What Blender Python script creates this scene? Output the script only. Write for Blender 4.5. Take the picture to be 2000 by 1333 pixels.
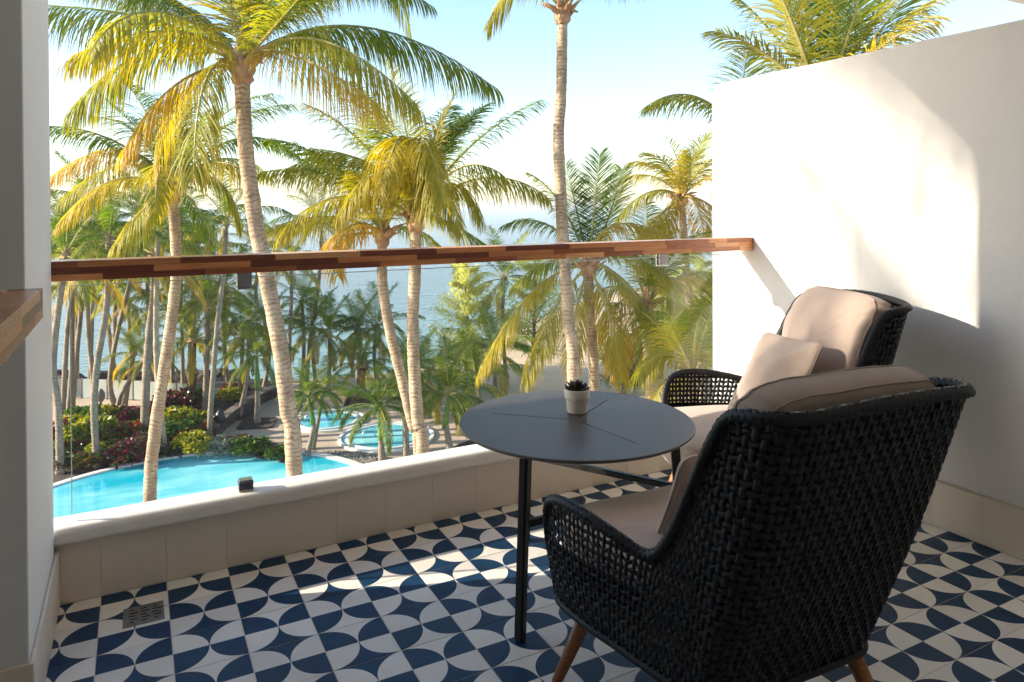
import bpy, bmesh, math, random
from math import sin, cos, pi, radians, sqrt, tan, atan2
from mathutils import Vector, Matrix, noise

for o in list(bpy.data.objects): bpy.data.objects.remove(o)
SC = bpy.context.scene
COL = SC.collection
rnd = random.Random(7)

# ---------------------------------------------------------------- camera
CF, CYAW, CPIT, CROLL, CSY = 1.4027, .4841, -.0079, -.0054, -.2529
CAM = Vector((.1103, -2.7313, 1.3164))
_f = Vector((sin(CYAW)*cos(CPIT), cos(CYAW)*cos(CPIT), sin(CPIT)))
_r0 = Vector((cos(CYAW), -sin(CYAW), 0)); _u0 = _r0.cross(_f)
_r = _r0*cos(CROLL)+_u0*sin(CROLL); _u = _u0*cos(CROLL)-_r0*sin(CROLL)
cd = bpy.data.cameras.new('camera'); cam = bpy.data.objects.new('camera', cd); COL.objects.link(cam)
cam.matrix_world = Matrix(((_r.x, _u.x, -_f.x, CAM.x), (_r.y, _u.y, -_f.y, CAM.y), (_r.z, _u.z, -_f.z, CAM.z), (0, 0, 0, 1)))
cd.sensor_width = 36; cd.lens = CF*18; cd.shift_y = CSY/2
cd.clip_start = .05; cd.clip_end = 40000
SC.camera = cam

# ---------------------------------------------------------------- daylight
SUN_DIR = Vector((1, -.360, -.371)).normalized()          # the way the light travels
SUN_EL = math.asin(-SUN_DIR.z)
SUN_AZ = atan2(-SUN_DIR.x, -SUN_DIR.y)                   # from +Y towards +X
W = bpy.data.worlds.new('World'); SC.world = W; W.use_nodes = True
wn = W.node_tree; wn.nodes.clear()
wo = wn.nodes.new('ShaderNodeOutputWorld'); wb = wn.nodes.new('ShaderNodeBackground'); sk = wn.nodes.new('ShaderNodeTexSky')
sk.sky_type = 'NISHITA'; sk.sun_disc = False; sk.sun_elevation = SUN_EL; sk.sun_rotation = SUN_AZ
sk.altitude = 0; sk.air_density = 1.0; sk.dust_density = .8; sk.ozone_density = 1.8
wn.links.new(sk.outputs[0], wb.inputs[0]); wn.links.new(wb.outputs[0], wo.inputs[0])
wb.inputs[1].default_value = .103
sd = bpy.data.lights.new('sun', 'SUN'); sun = bpy.data.objects.new('sun', sd); COL.objects.link(sun)
sd.energy = 3.4; sd.angle = radians(.55); sd.color = (1.0, .88, .71)
sun.rotation_euler = SUN_DIR.to_track_quat('-Z', 'Y').to_euler(); sun.location = (-8, 3, 9)
SC.view_settings.view_transform = 'Standard'; SC.view_settings.look = 'None'
SC.view_settings.gamma = 1; SC.view_settings.exposure = 1.98; SC.view_settings.use_curve_mapping = False
SC.render.engine = 'CYCLES'
SC.cycles.max_bounces = 8; SC.cycles.transparent_max_bounces = 24; SC.cycles.diffuse_bounces = 4

GZ = -9.68                                               # garden level below the balcony
def ray(x, y):
    a = (x-1000)/(CF*1000); b = -(y-666.5-CSY*1000)/(CF*1000)
    return _f+_r*a+_u*b
def at(x, y, d): return CAM+ray(x, y)*d                  # a point at distance d in front
def onz(x, y, z=GZ):
    r = ray(x, y); return CAM+r*((z-CAM.z)/r.z)
def ony(x, y, Y):
    r = ray(x, y); return CAM+r*((Y-CAM.y)/r.y)

# ---------------------------------------------------------------- materials
def mat(name, base=(.5, .5, .5), rough=.6, spec=.5, **k):
    m = bpy.data.materials.new(name); m.use_nodes = True
    b = m.node_tree.nodes['Principled BSDF']
    b.inputs['Base Color'].default_value = (*base, 1); b.inputs['Roughness'].default_value = rough
    b.inputs['Specular IOR Level'].default_value = spec
    for a, v in k.items(): b.inputs[a.replace('_', ' ')].default_value = v
    return m
class NT:
    def __init__(s, m): s.m = m; s.t = m.node_tree; s.b = s.t.nodes.get('Principled BSDF')
    def n(s, typ, **k):
        x = s.t.nodes.new('ShaderNode'+typ)
        for a, v in k.items():
            if a[0] == '_': x.inputs[a[1:].replace('_', ' ')].default_value = v
            else: setattr(x, a, v)
        return x
    def l(s, a, b): s.t.links.new(a, b)
    def coord(s, which='Object', scale=(1, 1, 1)):
        c = s.n('TexCoord'); mp = s.n('Mapping'); mp.inputs['Scale'].default_value = scale
        s.l(c.outputs[which], mp.inputs[0]); return mp.outputs[0]
    def noise(s, vec, scale=5, detail=4, rough=.55):
        x = s.n('TexNoise'); x.inputs['Scale'].default_value = scale; x.inputs['Detail'].default_value = detail
        x.inputs['Roughness'].default_value = rough; s.l(vec, x.inputs[0]); return x.outputs[0]
    def ramp(s, fac, stops):
        x = s.n('ValToRGB'); cr = x.color_ramp
        while len(cr.elements) < len(stops): cr.elements.new(.5)
        for e, (p, c) in zip(cr.elements, stops): e.position = p; e.color = (*c, 1)
        s.l(fac, x.inputs[0]); return x.outputs[0]
    def bump(s, h, strength=.3, dist=.01):
        x = s.n('Bump'); x.inputs['Strength'].default_value = strength; x.inputs['Distance'].default_value = dist
        s.l(h, x.inputs['Height']); s.l(x.outputs[0], s.b.inputs['Normal']); return x
    def math(s, op, a, b=None, c=None):
        x = s.n('Math', operation=op)
        for i, v in enumerate((a, b, c)):
            if v is None: continue
            if isinstance(v, (int, float)): x.inputs[i].default_value = v
            else: s.l(v, x.inputs[i])
        return x.outputs[0]
    def mix(s, f, a, b):
        x = s.n('Mix', data_type='RGBA'); 
        for i, v in ((0, f), (6, a), (7, b)):
            if isinstance(v, (int, float)): x.inputs[i].default_value = v
            elif isinstance(v, tuple): x.inputs[i].default_value = (*v, 1)
            else: s.l(v, x.inputs[i])
        return x.outputs[2]
def mottled(name, c1, c2, scale=4, rough=.7, bump=.2, bdist=.01, bscale=None, detail=5, sc=(1, 1, 1), spec=.4):
    m = mat(name, c1, rough, spec); t = NT(m); v = t.coord('Object', sc)
    t.l(t.ramp(t.noise(v, scale, detail), [(.3, c1), (.7, c2)]), t.b.inputs['Base Color'])
    if bump: t.bump(t.noise(v, bscale or scale*4, 5), bump, bdist)
    return m

M = {}
M['plaster'] = mottled('white_plaster', (.82, .80, .775), (.76, .74, .715), 1.3, .75, .12, .004, 45)
def plaster_detail(m):
    t = NT(m); geo = t.n('NewGeometry'); old = t.b.inputs['Base Color'].links[0].from_socket
    mp = t.n('Mapping'); mp.inputs['Scale'].default_value = (2.5, 2.5, .5); t.l(geo.outputs['Position'], mp.inputs[0]); st = t.noise(mp.outputs[0], 2.2, 6, .6)
    t.l(t.mix(t.ramp(st, [(.55, (0, 0, 0)), (.8, (.35, .35, .35))]), old, (.62, .60, .56)), t.b.inputs['Base Color'])
    a, b = t.noise(geo.outputs['Position'], 3.5, 4, .5), t.noise(geo.outputs['Position'], 70, 4, .6)
    t.bump(t.math('ADD', t.math('MULTIPLY', a, 3.0), t.math('MULTIPLY', b, .35)), .35, .006)
plaster_detail(M['plaster'])
M['coping'] = mottled('coping_paint', (.86, .82, .76), (.80, .76, .70), 3, .45, .05, .003, 30)
M['skirting'] = mottled('skirting_glaze', (.80, .71, .60), (.75, .66, .555), 2.5, .38, .08, .004, 9)
M['grout'] = mottled('grout', (.74, .66, .56), (.62, .55, .46), 12, .9, .2, .002)
M['steel'] = mat('brushed_steel', (.62, .61, .59), .22, .5, Metallic=1.0)
M['chrome'] = mat('dark_chrome', (.30, .29, .30), .12, .5, Metallic=1.0)
M['drainmetal'] = mottled('drain_metal', (.33, .32, .31), (.25, .24, .23), 30, .4, .1, .001)
M['drainmetal'].node_tree.nodes['Principled BSDF'].inputs['Metallic'].default_value = .7
M['black'] = mat('black_hole', (.01, .01, .01), .9)
M['tabletop'] = mottled('table_laminate', (.085, .074, .068), (.098, .086, .078), 9, .42, .05, .001, 160)
M['tablemetal'] = mat('powder_coat', (.018, .018, .019), .4)
M['pot'] = mottled('pot_glaze', (.74, .70, .64), (.70, .66, .60), 12, .45, .03, .001)
M['succulent'] = mottled('succulent_leaf', (.035, .03, .028), (.06, .045, .04), 30, .45, .1, .001)
M['soil'] = mottled('soil', (.05, .035, .025), (.09, .065, .045), 3, .95, .6, .03)

def wood(name, c1, c2, rough=.24):
    m = mat(name, c1, rough); t = NT(m); c = t.n('TexCoord'); oi = t.n('ObjectInfo')
    add = t.n('VectorMath', operation='ADD'); sc = t.n('VectorMath', operation='SCALE'); sc.inputs[3].default_value = 37
    comb = t.n('CombineXYZ'); t.l(oi.outputs['Random'], comb.inputs[0]); t.l(oi.outputs['Random'], comb.inputs[2]); t.l(comb.outputs[0], sc.inputs[0])
    t.l(c.outputs['Object'], add.inputs[0]); t.l(sc.outputs[0], add.inputs[1])
    mp = t.n('Mapping'); mp.inputs['Scale'].default_value = (2.2, 60, 120); t.l(add.outputs[0], mp.inputs[0])
    ns = t.noise(mp.outputs[0], 2.2, 6, .65)
    col = t.ramp(ns, [(.32, tuple(a*.72 for a in c1)), (.45, c1), (.62, c2), (.75, tuple(a*.85 for a in c1))])
    hsv = t.n('HueSaturation'); t.l(col, hsv.inputs['Color'])
    t.l(t.math('MULTIPLY_ADD', oi.outputs['Random'], .4, .95), hsv.inputs['Value']); t.l(hsv.outputs[0], t.b.inputs['Base Color'])
    t.bump(ns, .15, .002); return m
WOODS = [wood('mahogany', (.15, .038, .018), (.22, .058, .026)), wood('redwood', (.27, .080, .030), (.36, .12, .048)),
         wood('iroko', (.46, .175, .060), (.58, .25, .095)), wood('ash', (.58, .28, .12), (.68, .37, .18))]
M['teak'] = wood('teak', (.25, .085, .028), (.35, .14, .05), .4)

def tile_mat():
    m = mat('patterned_tile', (.6, .56, .5), .38, .3); t = NT(m)
    c = t.n('TexCoord'); s = t.n('SeparateXYZ'); t.l(c.outputs['Object'], s.inputs[0])
    x, y = s.outputs[0], s.outputs[1]
    dx = t.math('SUBTRACT', .1, t.math('ABSOLUTE', x))
    d = t.math('SQRT', t.math('ADD', t.math('MULTIPLY', dx, dx), t.math('MULTIPLY', y, y)))
    disc = t.math('LESS_THAN', d, .0988)
    up = t.math('GREATER_THAN', y, 0)
    eq = t.math('ABSOLUTE', t.math('SUBTRACT', disc, up))       # 0 where disc==up -> blue
    oi = t.n('ObjectInfo'); v = t.coord('Object')
    add = t.n('VectorMath', operation='ADD'); t.l(c.outputs['Object'], add.inputs[0])
    geo = t.n('NewGeometry'); ns = t.noise(geo.outputs['Position'], 9, 5)
    blue = t.ramp(ns, [(.3, (.005, .032, .080)), (.7, (.009, .047, .108))])
    white = t.ramp(ns, [(.3, (.78, .73, .66)), (.7, (.84, .79, .72))])
    col = t.mix(eq, blue, white)
    hsv = t.n('HueSaturation'); t.l(col, hsv.inputs['Color']); t.l(t.math('MULTIPLY_ADD', oi.outputs['Random'], .16, .91), hsv.inputs['Value'])
    t.l(hsv.outputs[0], t.b.inputs['Base Color'])
    ns2 = t.noise(geo.outputs['Position'], 22, 5)
    t.l(t.math('MULTIPLY_ADD', ns2, .34, .24), t.b.inputs['Roughness'])
    t.bump(t.noise(geo.outputs['Position'], 60, 3), .04, .001); return m
M['tile'] = tile_mat()

def fabric(name, c1, c2):
    m = mat(name, c1, .95, .2); t = NT(m); v = t.coord('Object')
    n1 = t.noise(v, 420, 2); n2 = t.noise(v, 5, 4)
    t.l(t.mix(t.math('MULTIPLY', n1, .7), t.ramp(n2, [(.3, c1), (.7, c2)]), tuple(a*.62 for a in c1)), t.b.inputs['Base Color'])
    w1 = t.n('TexWave', wave_type='BANDS', bands_direction='X'); w1.inputs['Scale'].default_value = 260; t.l(v, w1.inputs[0])
    w2 = t.n('TexWave', wave_type='BANDS', bands_direction='Z'); w2.inputs['Scale'].default_value = 260; t.l(v, w2.inputs[0])
    n3 = t.noise(v, 7, 3)
    h = t.math('ADD', t.math('ADD', t.math('MULTIPLY', w1.outputs[1], .06), t.math('MULTIPLY', w2.outputs[1], .06)), t.math('MULTIPLY', n3, 2.2))
    t.bump(h, .55, .008)
    t.b.inputs['Sheen Weight'].default_value = .25
    return m
M['fabric'] = fabric('cushion_linen', (.64, .50, .42), (.58, .45, .375))
def wicker_mat():
    m = mat('black_wicker', (.010, .011, .014), .5, .35); t = NT(m)
    geo = t.n('NewGeometry'); ns = t.noise(geo.outputs['Position'], 60, 3)
    t.l(t.ramp(ns, [(.3, (.008, .009, .012)), (.7, (.017, .018, .022))]), t.b.inputs['Base Color'])
    t.bump(t.noise(geo.outputs['Position'], 350, 2), .25, .001); return m
M['wicker'] = wicker_mat()
M['liner'] = mat('wicker_core', (.006, .006, .007), .9, .1)

def glass_mat():
    m = bpy.data.materials.new('balustrade_glass'); m.use_nodes = True; t = m.node_tree; t.nodes.clear()
    o = t.nodes.new('ShaderNodeOutputMaterial'); mx = t.nodes.new('ShaderNodeMixShader'); tr = t.nodes.new('ShaderNodeBsdfTransparent')
    gl = t.nodes.new('ShaderNodeBsdfGlossy'); lw_ = t.nodes.new('ShaderNodeLayerWeight'); lw_.inputs[0].default_value = .5
    pw = t.nodes.new('ShaderNodeMath'); pw.operation = 'POWER'; pw.inputs[1].default_value = 5; t.links.new(lw_.outputs['Facing'], pw.inputs[0])
    fr = t.nodes.new('ShaderNodeMath'); fr.operation = 'MULTIPLY_ADD'; fr.inputs[1].default_value = .75; fr.inputs[2].default_value = .022; t.links.new(pw.outputs[0], fr.inputs[0])
    tr.inputs[0].default_value = (.985, .995, .99, 1); gl.inputs['Roughness'].default_value = .0
    t.links.new(fr.outputs[0], mx.inputs[0]); t.links.new(tr.outputs[0], mx.inputs[1]); t.links.new(gl.outputs[0], mx.inputs[2]); t.links.new(mx.outputs[0], o.inputs[0])
    return m
M['glass'] = glass_mat()
M['glassedge'] = mat('glass_edge', (.45, .62, .58), .15, .5)
M['darkdoor'] = mat('dark_door_glass', (.02, .022, .025), .05, .6)

def leaf_mat(name, stops, trans=.52, rough=.55, amp=1.0):
    m = bpy.data.materials.new(name); m.use_nodes = True; t = NT(m); tr = t.t
    at_ = t.n('Attribute', attribute_name='tint'); 
    oi = t.n('ObjectInfo')
    fac = t.math('ADD', at_.outputs['Fac'], t.math('MULTIPLY_ADD', oi.outputs['Random'], .14*amp, -.07*amp))
    col = t.ramp(fac, stops)
    t.l(col, t.b.inputs['Base Color']); t.b.inputs['Roughness'].default_value = rough; t.b.inputs['Specular IOR Level'].default_value = .4
    tb = t.n('BsdfTranslucent'); hs = t.n('HueSaturation'); hs.inputs['Saturation'].default_value = 1.12; hs.inputs['Value'].default_value = 1.5
    t.l(col, hs.inputs['Color']); t.l(hs.outputs[0], tb.inputs[0])
    mx = t.n('MixShader'); mx.inputs[0].default_value = trans; out = tr.nodes['Material Output']
    t.l(t.b.outputs[0], mx.inputs[1]); t.l(tb.outputs[0], mx.inputs[2]); t.l(mx.outputs[0], out.inputs[0]); return m
# tint: 0 deep green .. .5 yellow green .. .8 gold .. 1 dry brown
M['frond'] = leaf_mat('palm_leaflets', [(.0, (.020, .056, .014)), (.22, (.070, .135, .018)), (.45, (.20, .225, .030)), (.68, (.40, .315, .045)), (.85, (.44, .26, .065)), (1.0, (.36, .19, .080))])
M['rachis'] = leaf_mat('palm_rachis', [(.0, (.09, .15, .03)), (.4, (.22, .25, .06)), (.7, (.42, .34, .12)), (1.0, (.33, .20, .10))], .1)
M['feather'] = leaf_mat('needle_foliage', [(.0, (.07, .11, .04)), (.5, (.32, .36, .10)), (1.0, (.62, .58, .20))], .6, .7)
M['croton'] = leaf_mat('croton_leaf', [(.0, (.020, .055, .018)), (.25, (.07, .14, .02)), (.5, (.42, .36, .03)), (.65, (.42, .15, .02)), (.8, (.26, .035, .03)), (1.0, (.075, .02, .035))], .3, .35, .3)
M['silver'] = leaf_mat('silver_leaf', [(.0, (.10, .13, .09)), (1.0, (.30, .32, .24))], .3, .6)

def trunk_mat(name, c1, c2, dark, vs=13, amount=.55):
    m = mat(name, c1, .9, .2); t = NT(m); uv = t.n('UVMap')
    def nz(sc, scale=1, det=4, ro=.6):
        mp = t.n('Mapping'); mp.inputs['Scale'].default_value = sc; t.l(uv.outputs[0], mp.inputs[0]); return t.noise(mp.outputs[0], scale, det, ro)
    s_ = t.n('SeparateXYZ'); t.l(uv.outputs[0], s_.inputs[0])
    wob = nz((1.3, 2.2, 1), 1, 3)
    ph = t.math('MULTIPLY_ADD', s_.outputs[1], vs, t.math('MULTIPLY', wob, 3.6))
    saw = t.math('FRACT', ph)
    line = t.math('LESS_THAN', saw, t.math('MULTIPLY_ADD', nz((3.4, 6, 1), 1, 4), 1.9, -.72))
    n2 = nz((9, 16, 1), 1, 6, .7); c = t.ramp(n2, [(.25, c2), (.7, c1)])
    c = t.mix(t.ramp(nz((1.2, 1.6, 1), 1, 4), [(.42, (0, 0, 0)), (.68, (.8, .8, .8))]), c, tuple(a*.55 for a in c2))
    t.l(t.mix(t.math('MINIMUM', .85, t.math('MULTIPLY', line, t.math('MULTIPLY', nz((5, 3, 1), 1, 2), 1.5))), c, dark), t.b.inputs['Base Color'])
    h = t.math('ADD', t.math('MULTIPLY', saw, .5), t.math('ADD', t.math('MULTIPLY', line, -.7), t.math('MULTIPLY', n2, .8))); t.bump(h, .8, .02); return m
M['trunk'] = trunk_mat('palm_trunk', (.56, .45, .33), (.40, .30, .21), (.21, .14, .095))
M['trunk_grey'] = trunk_mat('palm_trunk_grey', (.42, .34, .26), (.26, .205, .155), (.13, .095, .07), 9)
M['trunk_dark'] = trunk_mat('palm_trunk_dark', (.17, .10, .065), (.10, .065, .045), (.035, .022, .016), 14)
M['husk'] = mottled('palm_husk', (.52, .34, .21), (.26, .145, .085), 9, .9, .9, .03, 22, sc=(1, 1, .4))
M['crownshaft'] = mottled('crownshaft', (.16, .26, .05), (.10, .18, .035), 5, .4, .1, .01)
M['bark'] = mottled('bark', (.11, .075, .05), (.20, .15, .11), 6, .9, .6, .03)

# ---------------------------------------------------------------- object helpers
def tag(o, label=None, cat=None, group=None, kind=None):
    if label: o['label'] = label
    if cat: o['category'] = cat
    if group: o['group'] = group
    if kind: o['kind'] = kind
    return o
def empty(name, loc=(0, 0, 0), rz=0, **k):
    o = bpy.data.objects.new(name, None); COL.objects.link(o); o.location = loc; o.rotation_euler = (0, 0, rz); o.empty_display_size = .1
    return tag(o, **k)
def link(name, me, parent=None):
    o = bpy.data.objects.new(name, me); COL.objects.link(o)
    if parent is not None: o.parent = parent
    return o
def mesh(name, V, F, m, parent=None, smooth=False, uv=None, tint=None, origin=None):
    me = bpy.data.meshes.new(name)
    if origin is not None: V = [Vector(v)-origin for v in V]
    me.from_pydata([tuple(v) for v in V], [], F)
    for x in (m if isinstance(m, (list, tuple)) else [m]): me.materials.append(x)
    if smooth: me.polygons.foreach_set('use_smooth', [True]*len(me.polygons))
    if uv is not None:
        l = me.uv_layers.new(name='UVMap'); buf = []
        for lp in me.loops: buf += uv[lp.vertex_index]
        l.data.foreach_set('uv', buf)
    if tint is not None:
        a = me.attributes.new('tint', 'FLOAT', 'POINT'); a.data.foreach_set('value', tint)
    me.update(); o = link(name, me, parent)
    if origin is not None: o.location = origin
    return o
def from_bm(name, bm, m, parent=None, smooth=False, bevel=0, loc=None):
    if bevel: bmesh.ops.bevel(bm, geom=[e for e in bm.edges], offset=bevel, segments=2, affect='EDGES', profile=.5)
    me = bpy.data.meshes.new(name); bm.to_mesh(me); bm.free(); me.materials.append(m)
    if smooth: me.polygons.foreach_set('use_smooth', [True]*len(me.polygons))
    o = link(name, me, parent)
    if loc is not None: o.location = loc
    return o
def box(name, x0, x1, y0, y1, z0, z1, m, parent=None, bevel=.0, centre=False):
    bm = bmesh.new(); c = Vector(((x0+x1)/2, (y0+y1)/2, (z0+z1)/2)) if centre else Vector((0, 0, 0))
    bmesh.ops.create_cube(bm, size=1, matrix=Matrix.Translation(Vector(((x0+x1)/2, (y0+y1)/2, (z0+z1)/2))-c) @ Matrix.Diagonal((x1-x0, y1-y0, z1-z0, 1)))
    return from_bm(name, bm, m, parent, bevel=bevel, loc=c if centre else None)
def catmull(P, n):
    P = [Vector(p) for p in P]; out = []
    Q = [P[0]*2-P[1]]+P+[P[-1]*2-P[-2]]
    for i in range(1, len(Q)-2):
        for k in range(n):
            t = k/n; a, b, c, d = Q[i-1], Q[i], Q[i+1], Q[i+2]
            out.append(.5*((2*b)+(c-a)*t+(2*a-5*b+4*c-d)*t*t+(3*b-a-3*c+d)*t**3))
    out.append(P[-1]); return out
def tube_vf(path, rad, seg=10, closed=False, V=None, F=None, cap=True, vscale=1):
    V = [] if V is None else V; F = [] if F is None else F; b0 = len(V); n = len(path); uv = []
    if not hasattr(rad, '__len__'): rad = [rad]*n
    nrm = None; L = 0
    for i, p in enumerate(path):
        p = Vector(p)
        a = Vector(path[i-1 if (i or closed) else 0]); b = Vector(path[(i+1) % n if closed else min(i+1, n-1)])
        t = (b-a).normalized()
        if nrm is None: nrm = t.orthogonal().normalized()
        nrm = (nrm-t*nrm.dot(t)).normalized(); bi = t.cross(nrm)
        if i: L += (p-Vector(path[i-1])).length
        for k in range(seg):
            an = 2*pi*k/seg; V.append(p+(nrm*cos(an)+bi*sin(an))*rad[i]); uv.append((abs(2*k/seg-1), L*vscale))
    for i in range(n if closed else n-1):
        for k in range(seg):
            k2 = (k+1) % seg; i2 = (i+1) % n
            F.append((b0+i*seg+k, b0+i*seg+k2, b0+i2*seg+k2, b0+i2*seg+k))
    if cap and not closed:
        F.append(tuple(b0+k for k in range(seg))[::-1]); F.append(tuple(b0+(n-1)*seg+k for k in range(seg)))
    return V, F, uv
def tube(name, path, rad, m, parent=None, seg=10, closed=False, origin=None):
    V, F, uv = tube_vf(path, rad, seg, closed); return mesh(name, V, F, m, parent, True, uv, origin=origin)
def lathe(name, prof, m, parent=None, seg=40, loc=None):
    V, F = [], []
    for r, z in prof:
        for k in range(seg): V.append((r*cos(2*pi*k/seg), r*sin(2*pi*k/seg), z))
    for i in range(len(prof)-1):
        for k in range(seg):
            k2 = (k+1) % seg; F.append((i*seg+k, i*seg+k2, (i+1)*seg+k2, (i+1)*seg+k))
    F.append(tuple(range(seg))[::-1]); F.append(tuple((len(prof)-1)*seg+k for k in range(seg)))
    o = mesh(name, V, F, m, parent, True)
    if loc is not None: o.location = loc
    return o

# ================================================================ BALCONY
TS = .2
def poly_clip(i, k, x0, x1, y0, y1):
    ax0, ax1 = max(x0, i*TS), min(x1, (i+1)*TS)
    ay1, ay0 = min(y1, -(k+.5)*TS), max(y0, -(k+1.5)*TS)
    return ax0, ax1, ay0, ay1
floor = box('floor', -1.3, 3.0, -3.3, .067, -.18, -.0014, M['grout']); tag(floor, kind='structure')
FX0, FX1, FY0, FY1 = -1.2, 3.0, -2.6, .067
tile_cache = {}
def tile_mesh(ax0, ax1, ay0, ay1, cx, cy, flip):
    key = tuple(round(v, 4) for v in (ax0-cx, ax1-cx, ay0-cy, ay1-cy))+(flip,)
    if key in tile_cache: return tile_cache[key]
    g = .0012; bm = bmesh.new()
    a0, a1, b0, b1 = ax0-cx+g, ax1-cx-g, ay0-cy+g, ay1-cy-g
    if flip: a0, a1, b0, b1 = -a1, -a0, -b1, -b0
    bmesh.ops.create_cube(bm, size=1, matrix=Matrix.Translation(((a0+a1)/2, (b0+b1)/2, -.004)) @ Matrix.Diagonal((a1-a0, b1-b0, .008, 1)))
    bmesh.ops.bevel(bm, geom=[e for e in bm.edges if all(v.co.z > -.001 for v in e.verts)], offset=.0007, segments=1, affect='EDGES')
    me = bpy.data.meshes.new('tile'); bm.to_mesh(me); bm.free(); me.materials.append(M['tile']); tile_cache[key] = me; return me
for i in range(-6, 15):
    for k in range(-1, 13):
        ax0, ax1, ay0, ay1 = poly_clip(i, k, FX0, FX1, FY0, FY1)
        if ax1-ax0 < .01 or ay1-ay0 < .01: continue
        if ax1 <= -.14 and ay1 > -.45: continue
        cx, cy = (i+.5)*TS, -(k+1)*TS; flip = (i+k) % 2 == 0
        o = link('tile', tile_mesh(ax0, ax1, ay0, ay1, cx, cy, flip), floor)
        o.location = (cx, cy, rnd.uniform(-.0003, .0003)); o.rotation_euler = (0, 0, pi if flip else 0)

# low wall with tiled face and rounded coping
lw = box('low_wall', -.70, 3.0, .0690, .145, -.18, .20, M['plaster']); tag(lw, kind='structure')
for i in range(-1, 15):
    x0, x1 = max(-.125, i*TS)+.0004, min((i+1)*TS, 3)-.0004
    box('skirting_tile', x0, x1, .067+rnd.uniform(-.0008, .0006), .075, .002, .205, M['skirting'], lw, .0006, True)
def coping_profile():
    P = [(.150, .205), (.150, .255)]
    for a in range(0, 10): P.append((.138+.012*cos(a/9*pi/2), .255+.012*sin(a/9*pi/2)))
    P += [(.136, .267), (.060, .267), (.054, .267)]
    for a in range(0, 9): P.append((.050-.021*sin(a/8*pi/2), .245+.022*cos(a/8*pi/2)))
    for a in range(0, 7): P.append((.045-.016*cos(a/6*pi/2), .224-.016*sin(a/6*pi/2)))
    P.append((.068, .2075)); return P
def extrude_x(name, prof, x0, x1, m, parent=None, smooth=True, xs=None):
    V, F = [], []; n = len(prof); xs = xs or [x0, x1]
    for x in xs:
        for y, z in prof: V.append((x, y, z))
    for j in range(len(xs)-1):
        for i in range(n):
            i2 = (i+1) % n; F.append((j*n+i, j*n+i2, (j+1)*n+i2, (j+1)*n+i))
    F.append(tuple(range(n))[::-1]); F.append(tuple((len(xs)-1)*n+i for i in range(n)))
    o = mesh(name, V, F, m, parent, smooth)
    return o
cp = extrude_x('coping', coping_profile(), -.70, 2.998, M['coping'], lw)
bmm = cp.modifiers.new('e', 'EDGE_SPLIT'); bmm.split_angle = radians(50)
box('wall_render', -.70, 3.0, .1455, .152, -.6, .2, M['plaster'], lw)
slab = box('balcony_slab', -3.0, 6.2, -3.4, .142, -.5, -.181, M['plaster']); tag(slab, kind='structure')

# right dividing wall with a rounded top corner
def divider():
    R, yo, zt = .065, .345, 1.993
    P = [(-3.3, -.178), (yo, -.178)]
    for a in range(0, 13): P.append((yo-R+R*cos(a/12*pi/2), zt-R+R*sin(a/12*pi/2)))
    P.append((-3.3, zt)); n = len(P); bm = bmesh.new()
    vs = [bm.verts.new((3.0, y, z)) for y, z in P]; f = bm.faces.new(vs)
    r = bmesh.ops.extrude_face_region(bm, geom=[f]); bmesh.ops.translate(bm, verts=[v for v in r['geom'] if isinstance(v, bmesh.types.BMVert)], vec=(.16, 0, 0))
    bmesh.ops.recalc_face_normals(bm, faces=bm.faces)
    big = [e for e in bm.edges if abs(e.verts[0].co.x-e.verts[1].co.x) < 1e-5]
    bmesh.ops.bevel(bm, geom=big, offset=.012, segments=3, affect='EDGES')
    return from_bm('right_wall', bm, M['plaster'], smooth=False)
rw = divider(); tag(rw, kind='structure')
for k in range(0, 15):
    y1, y0 = .066-k*TS, .066-(k+1)*TS
    box('skirting_tile', 2.990, 2.9985, y0+.0004, y1-.0004, .002, .186+rnd.uniform(-.0008, .0008), M['skirting'], rw, .0006, True)
box('skirting_edge', 2.992, 2.9985, -2.934, .06, .1875, .1925, M['grout'], rw)

# left pier
pier = box('left_pier', -.70, -.130, -.60, .026, -.178, 3.2, M['plaster'], bevel=.004); tag(pier, kind='structure')
for k in range(0, 4):
    y1, y0 = (.066-k*TS if k else .066), max(.066-(k+1)*TS, -.604)
    box('skirting_tile', -.1285, -.119, y0+.001, y1-.001, .002, .19, M['skirting'], pier, .0012, True)
for k in range(3):
    x1 = -.119-k*TS; box('skirting_tile', max(x1-TS, -.70)+.001, x1-.001, -.612, -.6015, .002, .19, M['skirting'], pier, .0012, True)
# roof, back wall and side wall (beyond the frame but shading the place)
roof = box('roof', -3.0, 6.2, -3.5, .05, 2.702, 2.95, M['plaster'], bevel=.004); tag(roof, kind='structure')
bw = box('back_wall', -1.35, 3.16, -3.50, -3.302, -.178, 2.70, M['plaster']); tag(bw, kind='structure')
box('door_frame', .2, 2.4, -3.3015, -3.290, .0, 2.2, M['coping'], bw)
sw = box('side_wall', -1.45, -1.302, -3.3, -.5, -.178, 2.70, M['plaster']); tag(sw, kind='structure')
sw2 = box('front_return_wall', -1.45, -.701, -.498, -.35, -.178, 2.70, M['plaster']); tag(sw2, kind='structure')

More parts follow.
